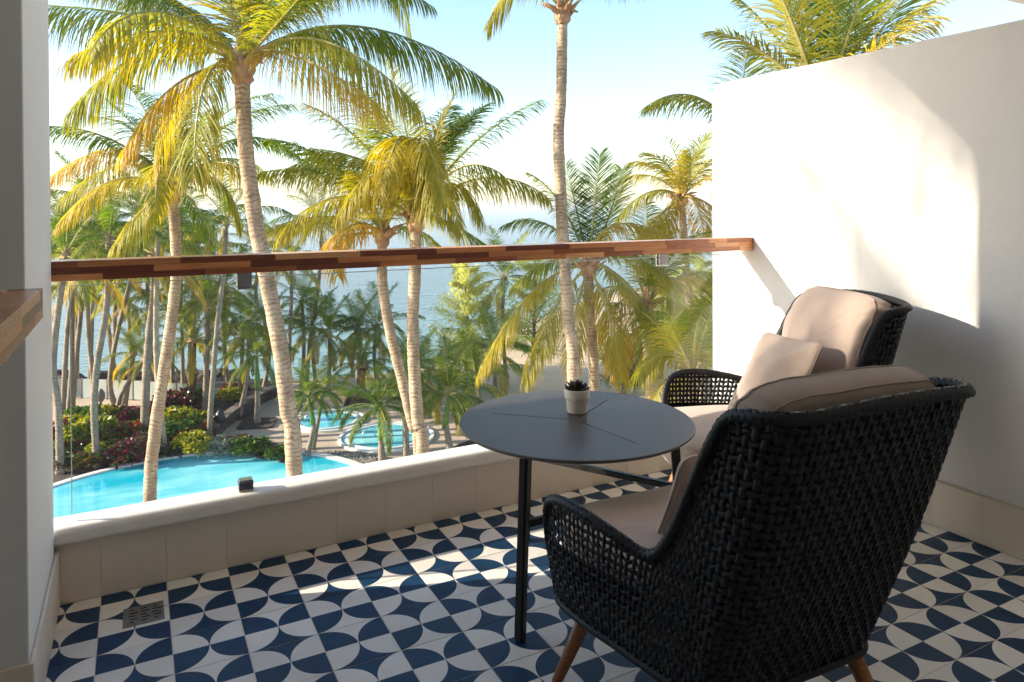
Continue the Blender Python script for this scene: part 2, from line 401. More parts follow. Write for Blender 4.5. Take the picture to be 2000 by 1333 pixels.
# wooden handrail: finger-jointed strips
def strips(root, axis, s0, s1, fixed, z0, z1, pieces, r_, seed=0):
    """pieces: three rows (top, middle, bottom) of (end position, wood) along the axis"""
    h = (z1-z0)/3
    for row in range(3):
        a = s0; zt = z1-row*h
        for e, w in pieces[row]:
            e = min(e, s1)
            if e-a < .004: continue
            f0, f1 = fixed
            if axis == 'x': b = (a+.0003, e-.0003, f0+r_.uniform(0, .0004), f1, zt-h+.0002, zt-.0002)
            else: b = (f0, f1+r_.uniform(-.0004, 0), a+.0003, e-.0003, zt-h+.0002, zt-.0002)
            o = box('wood_strip', *b, WOODS[w], root, .0008, True)
            a = e
rail = empty('handrail', (1.4, .08, 1.11), label='long wooden handrail of mixed brown strips on top of the glass balustrade', cat='handrail')
RX = lambda px: ony(px, 490, .03).x
def seq(px): return [(RX(p), w) for p, w in px]
railp = [seq([(150, 1), (352, 2), (538, 0), (704, 3), (853, 0), (988, 2), (1113, 0), (1215, 2), (1300, 2), (1385, 1), (1421, 2), (1500, 1)]),
         seq([(300, 0), (490, 2), (660, 0), (815, 2), (955, 0), (1082, 2), (1200, 1), (1303, 2), (1397, 1), (1444, 3), (1500, 2)]),
         seq([(200, 2), (400, 0), (580, 1), (743, 0), (890, 2), (1010, 1), (1105, 2), (1180, 3), (1255, 1), (1352, 2), (1445, 1), (1500, 3)])]
strips(rail, 'x', -.70, 2.9995, (.03, .13), 1.077, 1.143, railp, rnd)
for o in rail.children: o.location = o.location-rail.location
# short corner handrail at the left
lrail = empty('corner_handrail', (-.12, -1.2, 1.1), label='short cornered wooden handrail jutting in front of the left pier', cat='handrail')
def rp(a, b, step=(.12, .3)):
    rows = []
    for _ in range(3):
        x = a+rnd.uniform(.03, .2); L = []
        while x < b+.3: L.append((x, rnd.choice((0, 1, 2, 2, 3)))); x += rnd.uniform(*step)
        rows.append(L)
    return rows
strips(lrail, 'y', -2.60, -.868, (-.130, -.068), 1.078, 1.143, rp(-2.6, -.86), rnd)
strips(lrail, 'x', -1.30, -.1305, (-.930, -.868), 1.078, 1.143, rp(-1.3, -.13), rnd)
box('bracket', -1.3, -1.22, -.915, -.885, 1.03, 1.0775, M['steel'], lrail)
box('post', -.115, -.085, -2.56, -2.53, 0, 1.0775, M['steel'], lrail)
for o in lrail.children: o.location = o.location-lrail.location

# glass balustrade
gp = empty('glass_balustrade', (1.4, .08, .27), label='clear glass panel standing on the white low wall under the handrail', cat='glass panel')
box('glass_pane', -.082, 2.985, .0785, .0885, .272, 1.056, M['glass'], gp)
box('glass_edge', -.0845, -.0822, .0783, .0887, .272, 1.056, M['glassedge'], gp)
box('glass_edge', -.082, 2.985, .0783, .0887, 1.0562, 1.0585, M['glassedge'], gp)
def clamp(x, z0, z1, nm, w=.052):
    e = empty('glass_clamp_body', (0, 0, 0)); bpy.data.objects.remove(e)
    c = box('clamp', x-w/2, x+w/2, .063, .0780, z0, z1, M['chrome'], gp, .003, True); 
    d = box('clamp', x-w/2, x+w/2, .0890, .104, z0, z1, M['chrome'], gp, .003, True)
    s = box('clamp_saddle', x-w/2+.003, x+w/2-.003, .0660, .1010, (z1+.0005) if nm == 'b' else z0-.004, (z1+.0045) if nm == 'b' else z0-.0005, M['steel'], gp, .001)
clamp(.467, .268, .305, 'b'); clamp(.467, 1.018, 1.0765, 't'); clamp(2.43, 1.018, 1.0765, 't'); clamp(2.43, .268, .300, 'b')
for o in gp.children: o.location = o.location-gp.location

# floor drain
dr = empty('floor_drain', (.126, -.124, 0), label='small square slotted metal drain set in the patterned floor', cat='drain')
def drain():
    s = .059; z = .0018
    box('frame', -s, s, -s, -s+.006, .0005, z+.001, M['drainmetal'], dr); box('frame', -s, s, s-.006, s, .0005, z+.001, M['drainmetal'], dr)
    box('frame', -s, -s+.006, -s+.006, s-.006, .0005, z+.001, M['drainmetal'], dr); box('frame', s-.006, s, -s+.006, s-.006, .0005, z+.001, M['drainmetal'], dr)
    bm = bmesh.new(); bmesh.ops.create_grid(bm, x_segments=1, y_segments=1, size=.0525, matrix=Matrix.Translation((0, 0, z)))
    from_bm('grate', bm, M['drainmetal'], dr)
    for r in range(5):
        for c in range(3):
            y = (r-2)*.019; off = .012 if r % 2 else 0; L = (.013 if r % 2 == 0 else .017)
            if r in (0, 4) and c != 1: L = .008
            x = (c-1)*.034+off-(.006 if r % 2 else 0)
            if abs(x)+L/2 > .051: continue
            bm = bmesh.new(); bmesh.ops.create_grid(bm, x_segments=1, y_segments=1, size=.5, matrix=Matrix.Translation((x, y, z+.0006)) @ Matrix.Diagonal((L*1.5, .0062, 1, 1)))
            from_bm('slot', bm, M['black'], dr)
drain(); dr.rotation_euler = (0, 0, radians(0))

# ================================================================ TABLE
TC = Vector((1.456, -.638, 0)); TR = .402; TZ = .575
tb = empty('round_table', TC, label='round dark grey three-legged table with slotted top between the chairs', cat='table')
def tabletop():
    prof = [(0.0001, TZ-.011), (TR-.006, TZ-.011), (TR, TZ-.006), (TR, TZ-.003), (TR-.002, TZ-.0005), (TR-.004, TZ), (.0001, TZ)]
    top = lathe('tabletop', prof, M['tabletop'], tb, 128)
    cutters = []
    for e in ((1.202, -.397), (1.803, -.414), (1.487, -.928)):
        d = Vector((e[0], e[1], 0))-TC; a = atan2(d.y, d.x)
        bm = bmesh.new(); bmesh.ops.create_cube(bm, size=1, matrix=Matrix.Rotation(a, 4, 'Z') @ Matrix.Translation((.165, 0, TZ)) @ Matrix.Diagonal((.27, .0045, .1, 1)))
        c = from_bm('cut', bm, M['black'], tb); cutters.append(c)
        md = top.modifiers.new('b', 'BOOLEAN'); md.operation = 'DIFFERENCE'; md.object = c; md.solver = 'EXACT'
    bpy.context.view_layer.update(); dg = bpy.context.evaluated_depsgraph_get()
    me = bpy.data.meshes.new_from_object(top.evaluated_get(dg)); top.modifiers.clear(); top.data = me
    me.polygons.foreach_set('use_smooth', [False]*len(me.polygons))
    for c in cutters: bpy.data.objects.remove(c)
tabletop()
def sqbar(name, a, b, w, m, parent):
    a, b = Vector(a), Vector(b); t = (b-a).normalized(); s = t.cross(Vector((0, 0, 1)))
    s = s.normalized() if s.length > .3 else Vector((1, 0, 0)); 
    if abs(t.z) > .7: s = Vector((-a.y, a.x, 0)).normalized(); s = (s-t*s.dot(t)).normalized()
    u = t.cross(s).normalized(); L = (b-a).length
    bm = bmesh.new(); bmesh.ops.create_cube(bm, size=1, matrix=Matrix.Diagonal((w, w, L, 1)))
    bmesh.ops.bevel(bm, geom=bm.edges[:], offset=w*.18, segments=2, affect='EDGES')
    mm = Matrix(((s.x, u.x, t.x, 0), (s.y, u.y, t.y, 0), (s.z, u.z, t.z, 0), (0, 0, 0, 1)))
    bmesh.ops.transform(bm, matrix=Matrix.Translation((a+b)/2) @ mm, verts=bm.verts)
    return from_bm(name, bm, m, parent)
A0 = atan2(-.821+.638, 1.137-1.456)
legp = []
for k in range(3):
    a = A0+k*2*pi/3+(0, .0, .0)[k]; f = Vector((cos(a)*.372, sin(a)*.372, .0)); t = Vector((cos(a)*.335, sin(a)*.335, TZ-.0115))
    sqbar('leg', f, t, .030, M['tablemetal'], tb); legp.append((f, t))
def onleg(k, z): f, t = legp[k]; return f+(t-f)*(z/t.z)
for k in (0, 2):
    a, b = onleg(k, .345), onleg(1, .345); d = (b-a).normalized()*.014
    sqbar('crossbar', a+d, b-d, .022, M['tablemetal'], tb)
box('hub_plate', -.06, .06, -.06, .06, TZ-.0165, TZ-.0115, M['tablemetal'], tb)

# potted succulent
PC = onz(1127, 806, TZ); PC.z = TZ
pot = empty('potted_succulent', PC+Vector((0, 0, .0006)), label='small dark succulent in a white two-tier ceramic pot on the round table', cat='plant pot')
lathe('pot', [(.030, 0), (.034, .002), (.0362, .008), (.0385, .046), (.0415, .050), (.0440, .053), (.0452, .057), (.0462, .084), (.0455, .0862), (.0435, .0862), (.0425, .084), (.041, .074), (.0001, .074)], M['pot'], pot, 56)
lathe('soil', [(.0001, .0745), (.0405, .0745), (.0405, .0755), (.0001, .078)], M['soil'], pot, 24)
def succ_leaf():
    V, F = [], []; prof = [(0, .004, .0015), (.012, .008, .003), (.024, .010, .0035), (.033, .007, .0025), (.040, .0008, .0004)]
    for x, w, t in prof:
        for k in range(6):
            a = 2*pi*k/6; V.append((x, cos(a)*w, sin(a)*t+x*x*6))
    for i in range(4):
        for k in range(6): F.append((i*6+k, i*6+(k+1) % 6, (i+1)*6+(k+1) % 6, (i+1)*6+k))
    me = bpy.data.meshes.new('leaf'); me.from_pydata(V, [], F); me.materials.append(M['succulent']); me.polygons.foreach_set('use_smooth', [True]*len(me.polygons)); return me
sl = succ_leaf(); k = 0
for ring, (n, el, s, z) in enumerate(((11, 8, 1.08, .078), (10, 24, .98, .081), (8, 42, .8, .084), (6, 60, .62, .087), (4, 76, .45, .089))):
    for i in range(n):
        o = link('leaf', sl, pot); a = 2*pi*i/n+ring*.4+rnd.uniform(-.1, .1); s2 = s*rnd.uniform(.9, 1.1)
        o.matrix_basis = Matrix.Translation((cos(a)*.004, sin(a)*.004, z)) @ Matrix.Rotation(a, 4, 'Z') @ Matrix.Rotation(-radians(el+rnd.uniform(-6, 6)), 4, 'Y') @ Matrix.Scale(s2, 4)

# ================================================================ WICKER ARMCHAIRS
HT = [(.350, .325, .300), (.372, .318, .400), (.388, .295, .490), (.393, .235, .530), (.378, .13, .535), (.350, .02, .518), (.322, -.07, .505), (.310, -.13, .565), (.304, -.20, .70), (.300, -.262, .82), (.296, -.312, .880), (.283, -.395, .898), (.235, -.445, .903), (.12, -.462, .912), (0, -.466, .915)]
HB = [(.335, .325, .235), (.342, .315, .228), (.345, .300, .222), (.343, .25, .22), (.332, .16, .22), (.315, .08, .22), (.302, .01, .22), (.294, -.03, .22), (.286, -.07, .22), (.277, -.11, .22), (.266, -.14, .22), (.250, -.178, .22), (.205, -.200, .22), (.10, -.206, .22), (0, -.206, .22)]
DZ = .018
HT = [(x*.975, y, z+DZ) for x, y, z in HT]; HB = [(x*.985, y, z+DZ) for x, y, z in HB]
def full(H):
    L = [(-x, y, z) for x, y, z in H]; return [Vector(p) for p in L+[(x, y, z) for x, y, z in H[::-1]][1:]]
TT = catmull(full(HT), 14); BB = catmull(full(HB), 14); NT_ = len(TT)
ml = [0]
for i in range(1, NT_): ml.append(ml[-1]+((TT[i]*.45+BB[i]*.55)-(TT[i-1]*.45+BB[i-1]*.55)).length)
def samp(s):
    s = max(0, min(ml[-1], s)); lo = 0; hi = NT_-1
    while hi-lo > 1:
        m_ = (lo+hi)//2
        if ml[m_] <= s: lo = m_
        else: hi = m_
    f = (s-ml[lo])/max(1e-9, ml[hi]-ml[lo]); return TT[lo].lerp(TT[hi], f), BB[lo].lerp(BB[hi], f)
def shell(s, z, off=0):
    t, b = samp(s); f = (z-b.z)/max(.02, t.z-b.z); p = b+(t-b)*f
    t2, b2 = samp(s+.01); t1, b1 = samp(s-.01); tg = ((t2+b2)-(t1+b1)); tg.z = 0; n = tg.cross(t-b).normalized()
    cx = Vector((0, .05, p.z))
    if n.dot(p-cx) < 0: n = -n
    bul = .010*sin(pi*max(0, min(1, f)))
    return p+n*(off+bul), t.z, b.z
def build_weave():
    V, F = [], []; Lt = ml[-1]; P = .0162; N = int(Lt/P); P = Lt/N; dz = .0205
    def wid(p, arm, solid):
        a = max(0, min(1, (p.y+.12)/.12))*max(0, min(1, (p.z-.33)/.05)); return solid+(arm-solid)*a
    def ribbon(pts, ws, thick=.0012):
        b0 = len(V); n = len(pts)
        for i, (p, side, nr) in enumerate(pts):
            w = wid(p, *ws)
            V.append(p-side*w/2); V.append(p+nr*thick); V.append(p+side*w/2); V.append(p-nr*thick*.6)
        for i in range(n-1):
            a = b0+i*4
            for k in range(4): F.append((a+k, a+(k+1) % 4, a+4+(k+1) % 4, a+4+k))
    eps = .002
    for j in range(N+1):
        s = j*P; t, b = samp(s); z = b.z; pts = []; k = 0
        nst = max(2, int((t.z-b.z)/(dz/2)))
        for i in range(nst+1):
            z = b.z+(t.z-b.z)*i/nst; ph = z/dz*pi+j*pi
            wob = .0016*sin(z*47+j*1.7)
            p, _, _ = shell(s+wob, z, .0021*cos(ph)); p2, _, _ = shell(s+eps+wob, z, .0021*cos(ph)); q, _, _ = shell(s, z, .01)
            q0, _, _ = shell(s, z, 0)
            pts.append((p, (p2-p).normalized(), (q-q0).normalized()))
        ribbon(pts, (.0112, .0150))
    nrow = int((.95-.22)/dz)+1
    for r in range(nrow):
        z0 = .226+DZ+r*dz; run = []
        for i in range(N*3+1):
            s = i*P/3; t, b = samp(s); j = s/P
            z = z0+dz*.13*cos(j*pi)           # brick stagger between the stakes
            if z < t.z-.004 and z > b.z:
                ph = z0/dz*pi+j*pi+pi/2
                off = -.0021*cos(j*pi)*cos(r*pi)
                p, _, _ = shell(s, z, off); p2, _, _ = shell(s, z+.004, off); q, _, _ = shell(s, z, .01); q0, _, _ = shell(s, z, 0)
                run.append((p, (p2-p).normalized(), (q-q0).normalized()))
            else:
                if len(run) > 2: ribbon(run, (.0118, .0172))
                run = []
        if len(run) > 2: ribbon(run, (.0118, .0172))
    me = bpy.data.meshes.new('wicker_weave'); me.from_pydata([tuple(v) for v in V], [], F); me.materials.append(M['wicker'])
    me.polygons.foreach_set('use_smooth', [True]*len(me.polygons)); return me
def build_liner():
    V, F = [], []; n = 90; Lt = ml[-1]; rows = 10; keep = []
    for i in range(n+1):
        s = Lt*i/n; t, b = samp(s)
        zt = t.z-.035 if t.z > .62 else min(t.z-.05, .42)
        for r in range(rows+1):
            p, _, _ = shell(s, b.z+(zt-b.z)*r/rows, -.007); V.append(p)
    for i in range(n):
        for r in range(rows): a = i*(rows+1)+r; F.append((a, a+rows+1, a+rows+2, a+1))
    me = bpy.data.meshes.new('inner_lining'); me.from_pydata([tuple(v) for v in V], [], F); me.materials.append(M['liner']); return me
def braid(path, R, closed=False):
    """a tube wrapped by two crossing flat strands"""
    V, F, _ = tube_vf(path, R*.86, 8, closed)
    n = len(path); L = [0]
    for i in range(1, n): L.append(L[-1]+(path[i]-path[i-1]).length)
    fr = []; nrm = None
    for i in range(n):
        t = (path[min(i+1, n-1)]-path[max(i-1, 0)]).normalized()
        if nrm is None: nrm = t.orthogonal().normalized()
        nrm = (nrm-t*nrm.dot(t)).normalized(); fr.append((t, nrm.copy(), t.cross(nrm)))
    import bisect
    def P(l, a, r):
        i = min(max(bisect.bisect(L, l)-1, 0), n-2); f = (l-L[i])/max(1e-9, L[i+1]-L[i])
        t, nn, bb = fr[i]; return path[i].lerp(path[i+1], min(1, max(0, f)))+(nn*cos(a)+bb*sin(a))*r
    pitch = .05
    for sgn in (1, -1):
        for st in range(3):
            pts = []; steps = int(L[-1]/.005)
            for k in range(steps):
                l = L[-1]*k/steps; a = sgn*(l/pitch*2*pi)+st*2*pi/3
                r = R*(1.0+.13*sin(l/pitch*2*pi*3+ (0 if sgn > 0 else pi)))
                pts.append((P(l-.0052, a, r), P(l, a, r*1.06), P(l+.0052, a, r)))
            b0 = len(V)
            for a_, b_, c_ in pts: V += [a_, b_, c_]
            for k in range(len(pts)-1):
                q = b0+k*3; F += [(q, q+1, q+4, q+3), (q+1, q+2, q+5, q+4)]
    return V, F
def pillow_mesh(name, sx, sy, sz, e1, e2, nu=40, nv=24, fn=None, m=None):
    """superellipsoid cushion; e1 roundness of the side profile, e2 of the outline"""
    V, F = [], []
    sg = lambda v, e: math.copysign(abs(v)**e, v)
    for i in range(nv+1):
        ph = -pi/2+pi*i/nv
        for j in range(nu):
            th = 2*pi*j/nu
            p = Vector((sx*sg(cos(ph), e1)*sg(cos(th), e2), sy*sg(cos(ph), e1)*sg(sin(th), e2), sz*sg(sin(ph), e1)))
            if fn: p = fn(p, th, ph)
            V.append(p)
    for i in range(nv):
        for j in range(nu): F.append((i*nu+j, i*nu+(j+1) % nu, (i+1)*nu+(j+1) % nu, (i+1)*nu+j))
    me = bpy.data.meshes.new(name); me.from_pydata([tuple(v) for v in V], [], F); me.materials.append(m or M['fabric'])
    me.polygons.foreach_set('use_smooth', [True]*len(me.polygons)); return me
def piping_mesh(name, sx, sy, e2, fn, r, n=160):
    sg = lambda v, e: math.copysign(abs(v)**e, v); P = []
    for j in range(n):
        th = 2*pi*j/n; p = Vector((sx*sg(cos(th), e2), sy*sg(sin(th), e2), 0)); P.append(fn(p, th, 0)*1.004)
    V, F, _ = tube_vf(P, r, 6, True); me = bpy.data.meshes.new(name); me.from_pydata([tuple(v) for v in V], [], F); me.materials.append(M['fabric'])
    me.polygons.foreach_set('use_smooth', [True]*len(me.polygons)); return me
weave_me, liner_me = build_weave(), build_liner()
rimT = []
for i in range(NT_): rimT.append(TT[i].copy())
rp_ = [rimT[0]] 
for p in rimT[1:]:
    if (p-rp_[-1]).length > .006: rp_.append(p)
front_l = [BB[0]+(rimT[0]-BB[0])*k/5 for k in range(5)]
front_r = [rimT[-1]+(BB[-1]-rimT[-1])*k/5 for k in range(1, 6)]
Vr, Fr = braid(front_l+rp_+front_r, .0135)
Vb, Fb, _ = tube_vf(BB[::3]+[Vector((.2, .34, .253)), Vector((0, .345, .253)), Vector((-.2, .34, .253))], .011, 8, True)
def seat_fn(p, th, ph):
    q = p.copy(); q.z += .012*(1-(p.x/.28)**2)*(1-(p.y/.30)**2) if p.z > 0 else 0
    q.x *= 1-.10*max(0, -(p.y))/.3
    q.z += .0022*sin(th*22)*max(0, 1-abs(p.z)/.06)
    return q
seat_me = pillow_mesh('seat_cushion', .284, .330, .080, .38, .30, 120, 26, seat_fn)
def back_fn(p, th, ph):
    # p.y = height, p.z = thickness (positive towards the front) before standing up
    q = p.copy(); h = p.y
    q.z += .028*(1-min(1, (p.x/.27)**2))*(1-min(1, (h/.32)**2))*(1 if p.z > 0 else .3)
    q.z += .0035*sin(th*26)*max(0, 1-abs(p.z)/.05)
    q.x += .003*sin(th*17)
    q.x *= 1+.06*(h/.3)
    q.z -= .055*max(0, (h-.08)/.25)**2
    q.z += .010*noise.noise(Vector((p.x*7, h*6, 2)))
    return q
back_me = pillow_mesh('back_cushion', .262, .300, .082, .62, .36, 150, 30, back_fn)
def scatter_fn(p, th, ph):
    r = max(abs(p.x), abs(p.y))/.2
    q = p.copy(); q.z *= (1-.75*max(0, r-.35)**1.2)
    q.x *= 1-.07*(1-(abs(p.y)/.2)**2); q.y *= 1-.07*(1-(abs(p.x)/.2)**2)
    q.z += .006*noise.noise(Vector((p.x*11, p.y*9, p.z*4+1))); return q
scat_me = pillow_mesh('throw_pillow', .205, .205, .075, .95, .22, 96, 24, scatter_fn)
scat_pipe = piping_mesh('piping', .205, .205, .22, scatter_fn, .0018)
seat_pipe = piping_mesh('piping', .284, .330, .30, lambda p, a, b: seat_fn(p, a, b), .0022)
def back_seam(off):
    def fn(p, a, b):
        q = p.copy(); q.z = off; q.x *= .985; q.y *= .985; return back_fn(q, a, b)
    return fn
back_pipes = [piping_mesh('piping', .262, .300, .36, back_seam(o_), .0018) for o_ in (-.034, .034)]
def leg_pts(x, y, tx, ty):
    return [Vector((x, y, 0)), Vector((x, y, .004)), Vector((x, y, .012)), Vector((tx, ty, .262))], [.0115, .0135, .0145, .0235]
def chair(loc, th, label):
    c = empty('wicker_armchair', loc, th, label=label, cat='armchair', group='black wicker armchairs at the table')
    link('wicker_weave', weave_me, c); link('inner_lining', liner_me, c)
    mesh('woven_rim', Vr, Fr, M['wicker'], c, True); mesh('base_ring', Vb, Fb, M['wicker'], c, True)
    bb = [Vector((p.x*.985, p.y*.985, .2235+DZ)) for p in BB[::4]]; mesh('base_panel', bb, [tuple(range(len(bb)))], M['liner'], c)
    box('seat_base', -.265, .265, -.17, .30, .252, .280, M['liner'], c)
    V, F = [], []
    for s, (x, y, tx, ty) in enumerate(((-.341, .318, -.275, .235), (.341, .318, .275, .235), (-.262, -.262, -.205, -.150), (.262, -.262, .205, -.150))):
        p, r = leg_pts(x, y, tx, ty); tube('leg', p, r, M['teak'], c, 14)
    for s in (-1, 1): sqbar('side_stretcher', (s*.270, .225, .226), (s*.205, -.14, .226), .026, M['teak'], c)
    sqbar('front_stretcher', (-.262, .222, .2255), (.262, .222, .2255), .026, M['teak'], c)
    sqbar('rear_stretcher', (-.195, -.14, .2255), (.195, -.14, .2255), .026, M['teak'], c)
    s = link('seat_cushion', seat_me, c); s.location = (0, .135, .362)
    link('piping', seat_pipe, s)
    b = link('back_cushion', back_me, c)
    for bp in back_pipes: link('piping', bp, b)
    b.matrix_basis = Matrix.Translation((0, -.235, .677)) @ Matrix.Rotation(radians(90+16), 4, 'X') @ Matrix.Scale(-1, 4, (0, 0, 1)) @ Matrix.Scale(1, 4)
    return c
ch1 = chair((1.450, -1.386, 0), -.049, 'black wicker armchair in the foreground with its back to the viewer')
ch2 = chair((2.403, -.629, 0), 1.234, 'black wicker armchair by the white wall facing the table with its cushion in the sun')
def chpt(c, l): return Matrix.Translation(c.location) @ Matrix.Rotation(c.rotation_euler.z, 4, 'Z') @ Vector(l)
def put_pillow(c, l, tilt, turn, roll, label, name='throw_pillow', sc=1):
    o = link(name, scat_me); tag(o, label, 'cushion', 'beige throw pillows on the armchairs')
    o.matrix_world = Matrix.Translation(chpt(c, l)) @ Matrix.Rotation(c.rotation_euler.z+turn, 4, 'Z') @ Matrix.Rotation(radians(tilt), 4, 'X') @ Matrix.Rotation(roll, 4, 'Z') @ Matrix.Scale(sc, 4)
    link('piping', scat_pipe, o); return o
put_pillow(ch2, (-.05, .02, .605), 119, .05, radians(-3), 'beige throw pillow leaning in the sunlit armchair by the wall')
put_pillow(ch1, (.06, .13, .515), 116, .10, radians(3), 'beige throw pillow half hidden behind the foreground armchair side')
#SPLIT#
# ================================================================ GARDEN BELOW
def flat(name, pts, z, m, kind='structure', parent=None, thick=0, step=1.2):
    """a level patch; pts are x, y corners"""
    bm = bmesh.new(); vs = [bm.verts.new((p[0], p[1], z)) for p in pts]; f = bm.faces.new(vs)
    if f.normal.z < 0: f.normal_flip()
    if thick:
        r = bmesh.ops.extrude_face_region(bm, geom=[f]); bmesh.ops.translate(bm, verts=[v for v in r['geom'] if isinstance(v, bmesh.types.BMVert)], vec=(0, 0, -thick))
        bmesh.ops.recalc_face_normals(bm, faces=bm.faces)
    bmesh.ops.triangulate(bm, faces=[f for f in bm.faces if len(f.verts) > 4])
    o = from_bm(name, bm, m, parent); tag(o, kind=kind); return o
g = lambda x, y: onz(x, y, GZ).to_2d()

# sea
def sea_mat():
    m = mat('sea_water', (.030, .105, .135), .12, .5); t = NT(m); geo = t.n('NewGeometry')
    mp = t.n('Mapping'); mp.inputs['Rotation'].default_value = (0, 0, .48); mp.inputs['Scale'].default_value = (.22, .75, 1); t.l(geo.outputs['Position'], mp.inputs[0])
    n1 = t.noise(mp.outputs[0], 1.0, 8, .62)
    mp2 = t.n('Mapping'); mp2.inputs['Scale'].default_value = (.012, .05, 1); mp2.inputs['Rotation'].default_value = (0, 0, .48); t.l(geo.outputs['Position'], mp2.inputs[0]); n2 = t.noise(mp2.outputs[0], 1, 4)
    s = t.n('SeparateXYZ'); t.l(geo.outputs['Position'], s.inputs[0])
    shallow = t.n('MapRange'); shallow.inputs[1].default_value = 45; shallow.inputs[2].default_value = 110; t.l(s.outputs[1], shallow.inputs[0])
    base = t.mix(shallow.outputs[0], (.10, .27, .29), (.018, .12, .21))
    t.l(t.mix(t.math('MULTIPLY', n2, .45), base, (.09, .23, .30)), t.b.inputs['Base Color'])
    t.bump(n1, .9, .9); t.b.inputs['Roughness'].default_value = .12; return m
seam = sea_mat()
bm = bmesh.new(); c0 = Vector((30, 40))
for R in (1,):
    vs = [bm.verts.new((c0.x+30000*cos(a*pi/32), c0.y+30000*sin(a*pi/32), -10.9)) for a in range(64)]; bm.faces.new(vs)
sea = from_bm('sea', bm, seam); tag(sea, kind='structure')

# land sheet with an uneven shore
shore_px = [(-260, 700), (-100, 725), (30, 741), (130, 738), (230, 742), (330, 741), (430, 738), (520, 745), (600, 742), (700, 733), (780, 728), (860, 712), (920, 690), (980, 655), (1040, 628), (1110, 600), (1200, 575), (1300, 556), (1420, 545), (1560, 536)]
shore = [g(x, y) for x, y in shore_px]
def land():
    pts = [Vector((-60, -30)), Vector((160, -30)), Vector((160, shore[-1].y))]+shore[::-1]
    return flat('ground', pts, GZ, mottled('dry_ground', (.58, .43, .28), (.44, .33, .21), .35, .95, .5, .05, 3), thick=1.6)
land()
terr_m = mottled('terrace_stone', (.50, .40, .30), (.43, .34, .25), .5, .8, .15, .01, 20)
def paving():
    # one sheet with recessed joints by texture beyond picking size
    m = mat('terrace_paving', (.5, .42, .33), .8); t = NT(m); geo = t.n('NewGeometry')
    br = t.n('TexBrick'); br.inputs['Scale'].default_value = 1.0; br.inputs['Brick Width'].default_value = .6; br.inputs['Row Height'].default_value = .6
    br.inputs['Mortar Size'].default_value = .012; br.offset = 0; mp = t.n('Mapping'); mp.inputs['Rotation'].default_value = (0, 0, .35); t.l(geo.outputs['Position'], mp.inputs[0]); t.l(mp.outputs[0], br.inputs[0])
    br.inputs['Color1'].default_value = (.50, .385, .285, 1); br.inputs['Color2'].default_value = (.44, .33, .24, 1); br.inputs['Mortar'].default_value = (.33, .25, .18, 1)
    n = t.noise(geo.outputs['Position'], .9, 5); t.l(t.mix(t.math('MULTIPLY', n, .5), br.outputs[0], (.40, .31, .24)), t.b.inputs['Base Color']); return m
TM = paving()
flat('terrace', [g(-120, 790), g(60, 762), g(250, 758), g(420, 756), g(600, 752), g(760, 745), g(880, 740), g(960, 742), g(1010, 790), g(1060, 900), g(1100, 1100), g(700, 1100), g(-120, 1100)], GZ+.02, TM)
bedm = mottled('bed_soil', (.035, .027, .02), (.075, .055, .04), 1.2, .95, .6, .05)
flat('planting_bed', [g(-60, 838), g(100, 830), g(250, 812), g(330, 808), g(385, 800), g(405, 815), g(425, 790), g(470, 768), g(500, 752), g(400, 752), g(340, 768), g(350, 800), g(385, 830), g(420, 868), g(480, 872), g(540, 868), g(600, 905), g(600, 1010), g(-60, 1010)][:8]+[g(400, 830), g(412, 868), g(480, 868), g(540, 866), g(590, 890), g(612, 935), g(-60, 1010)], GZ+.026, bedm)
flat('upper_bed', [g(360, 812), g(385, 800), g(412, 862), g(470, 812), g(560, 766), g(540, 750), g(380, 756), g(350, 780)][:1]+[g(412, 860), g(470, 810), g(556, 765), g(520, 748), g(380, 752), g(345, 785)], GZ+.25, bedm, thick=.22)
# gravel strip: individual pebbles massed
def pebbles(name, poly_px, n, size, m, seed):
    r_ = random.Random(seed); P = [g(x, y) for x, y in poly_px]; xs = [p.x for p in P]; ys = [p.y for p in P]; V, F = [], []
    def inside(p):
        c = False
        for i in range(len(P)):
            a, b = P[i], P[i-1]
            if (a.y > p.y) != (b.y > p.y) and p.x < (b.x-a.x)*(p.y-a.y)/(b.y-a.y)+a.x: c = not c
        return c
    k = 0
    while k < n:
        p = Vector((r_.uniform(min(xs), max(xs)), r_.uniform(min(ys), max(ys))))
        if not inside(p): continue
        k += 1; s = size*r_.uniform(.5, 1.3); b = len(V); a0 = r_.uniform(0, 6)
        z = GZ+.03
        for q in range(5): V.append((p.x+cos(a0+q*1.257)*s*r_.uniform(.8, 1.2), p.y+sin(a0+q*1.257)*s*r_.uniform(.8, 1.2), z))
        V.append((p.x+r_.uniform(-.3, .3)*s, p.y+r_.uniform(-.3, .3)*s, z+s*r_.uniform(.5, 1)))
        for q in range(5): F.append((b+q, b+(q+1) % 5, b+5))
    o = mesh(name, V, F, m); tag(o, kind='stuff', label='grey gravel bed between the pool and the paved terrace', cat='gravel'); return o
grm = mottled('gravel_stone', (.30, .27, .24), (.13, .12, .11), 2.5, .9, 0)
flat('gravel_bed', [g(588, 893), g(640, 882), g(700, 884), g(760, 895), g(830, 905), g(830, 990), g(590, 990)], GZ+.027, mottled('gravel_floor', (.13, .11, .10), (.08, .07, .06), 6, .95, .5, .02))
pebbles('gravel', [(590, 893), (640, 882), (700, 884), (760, 895), (830, 905), (830, 960), (590, 960)], 6000, .06, grm, 3)

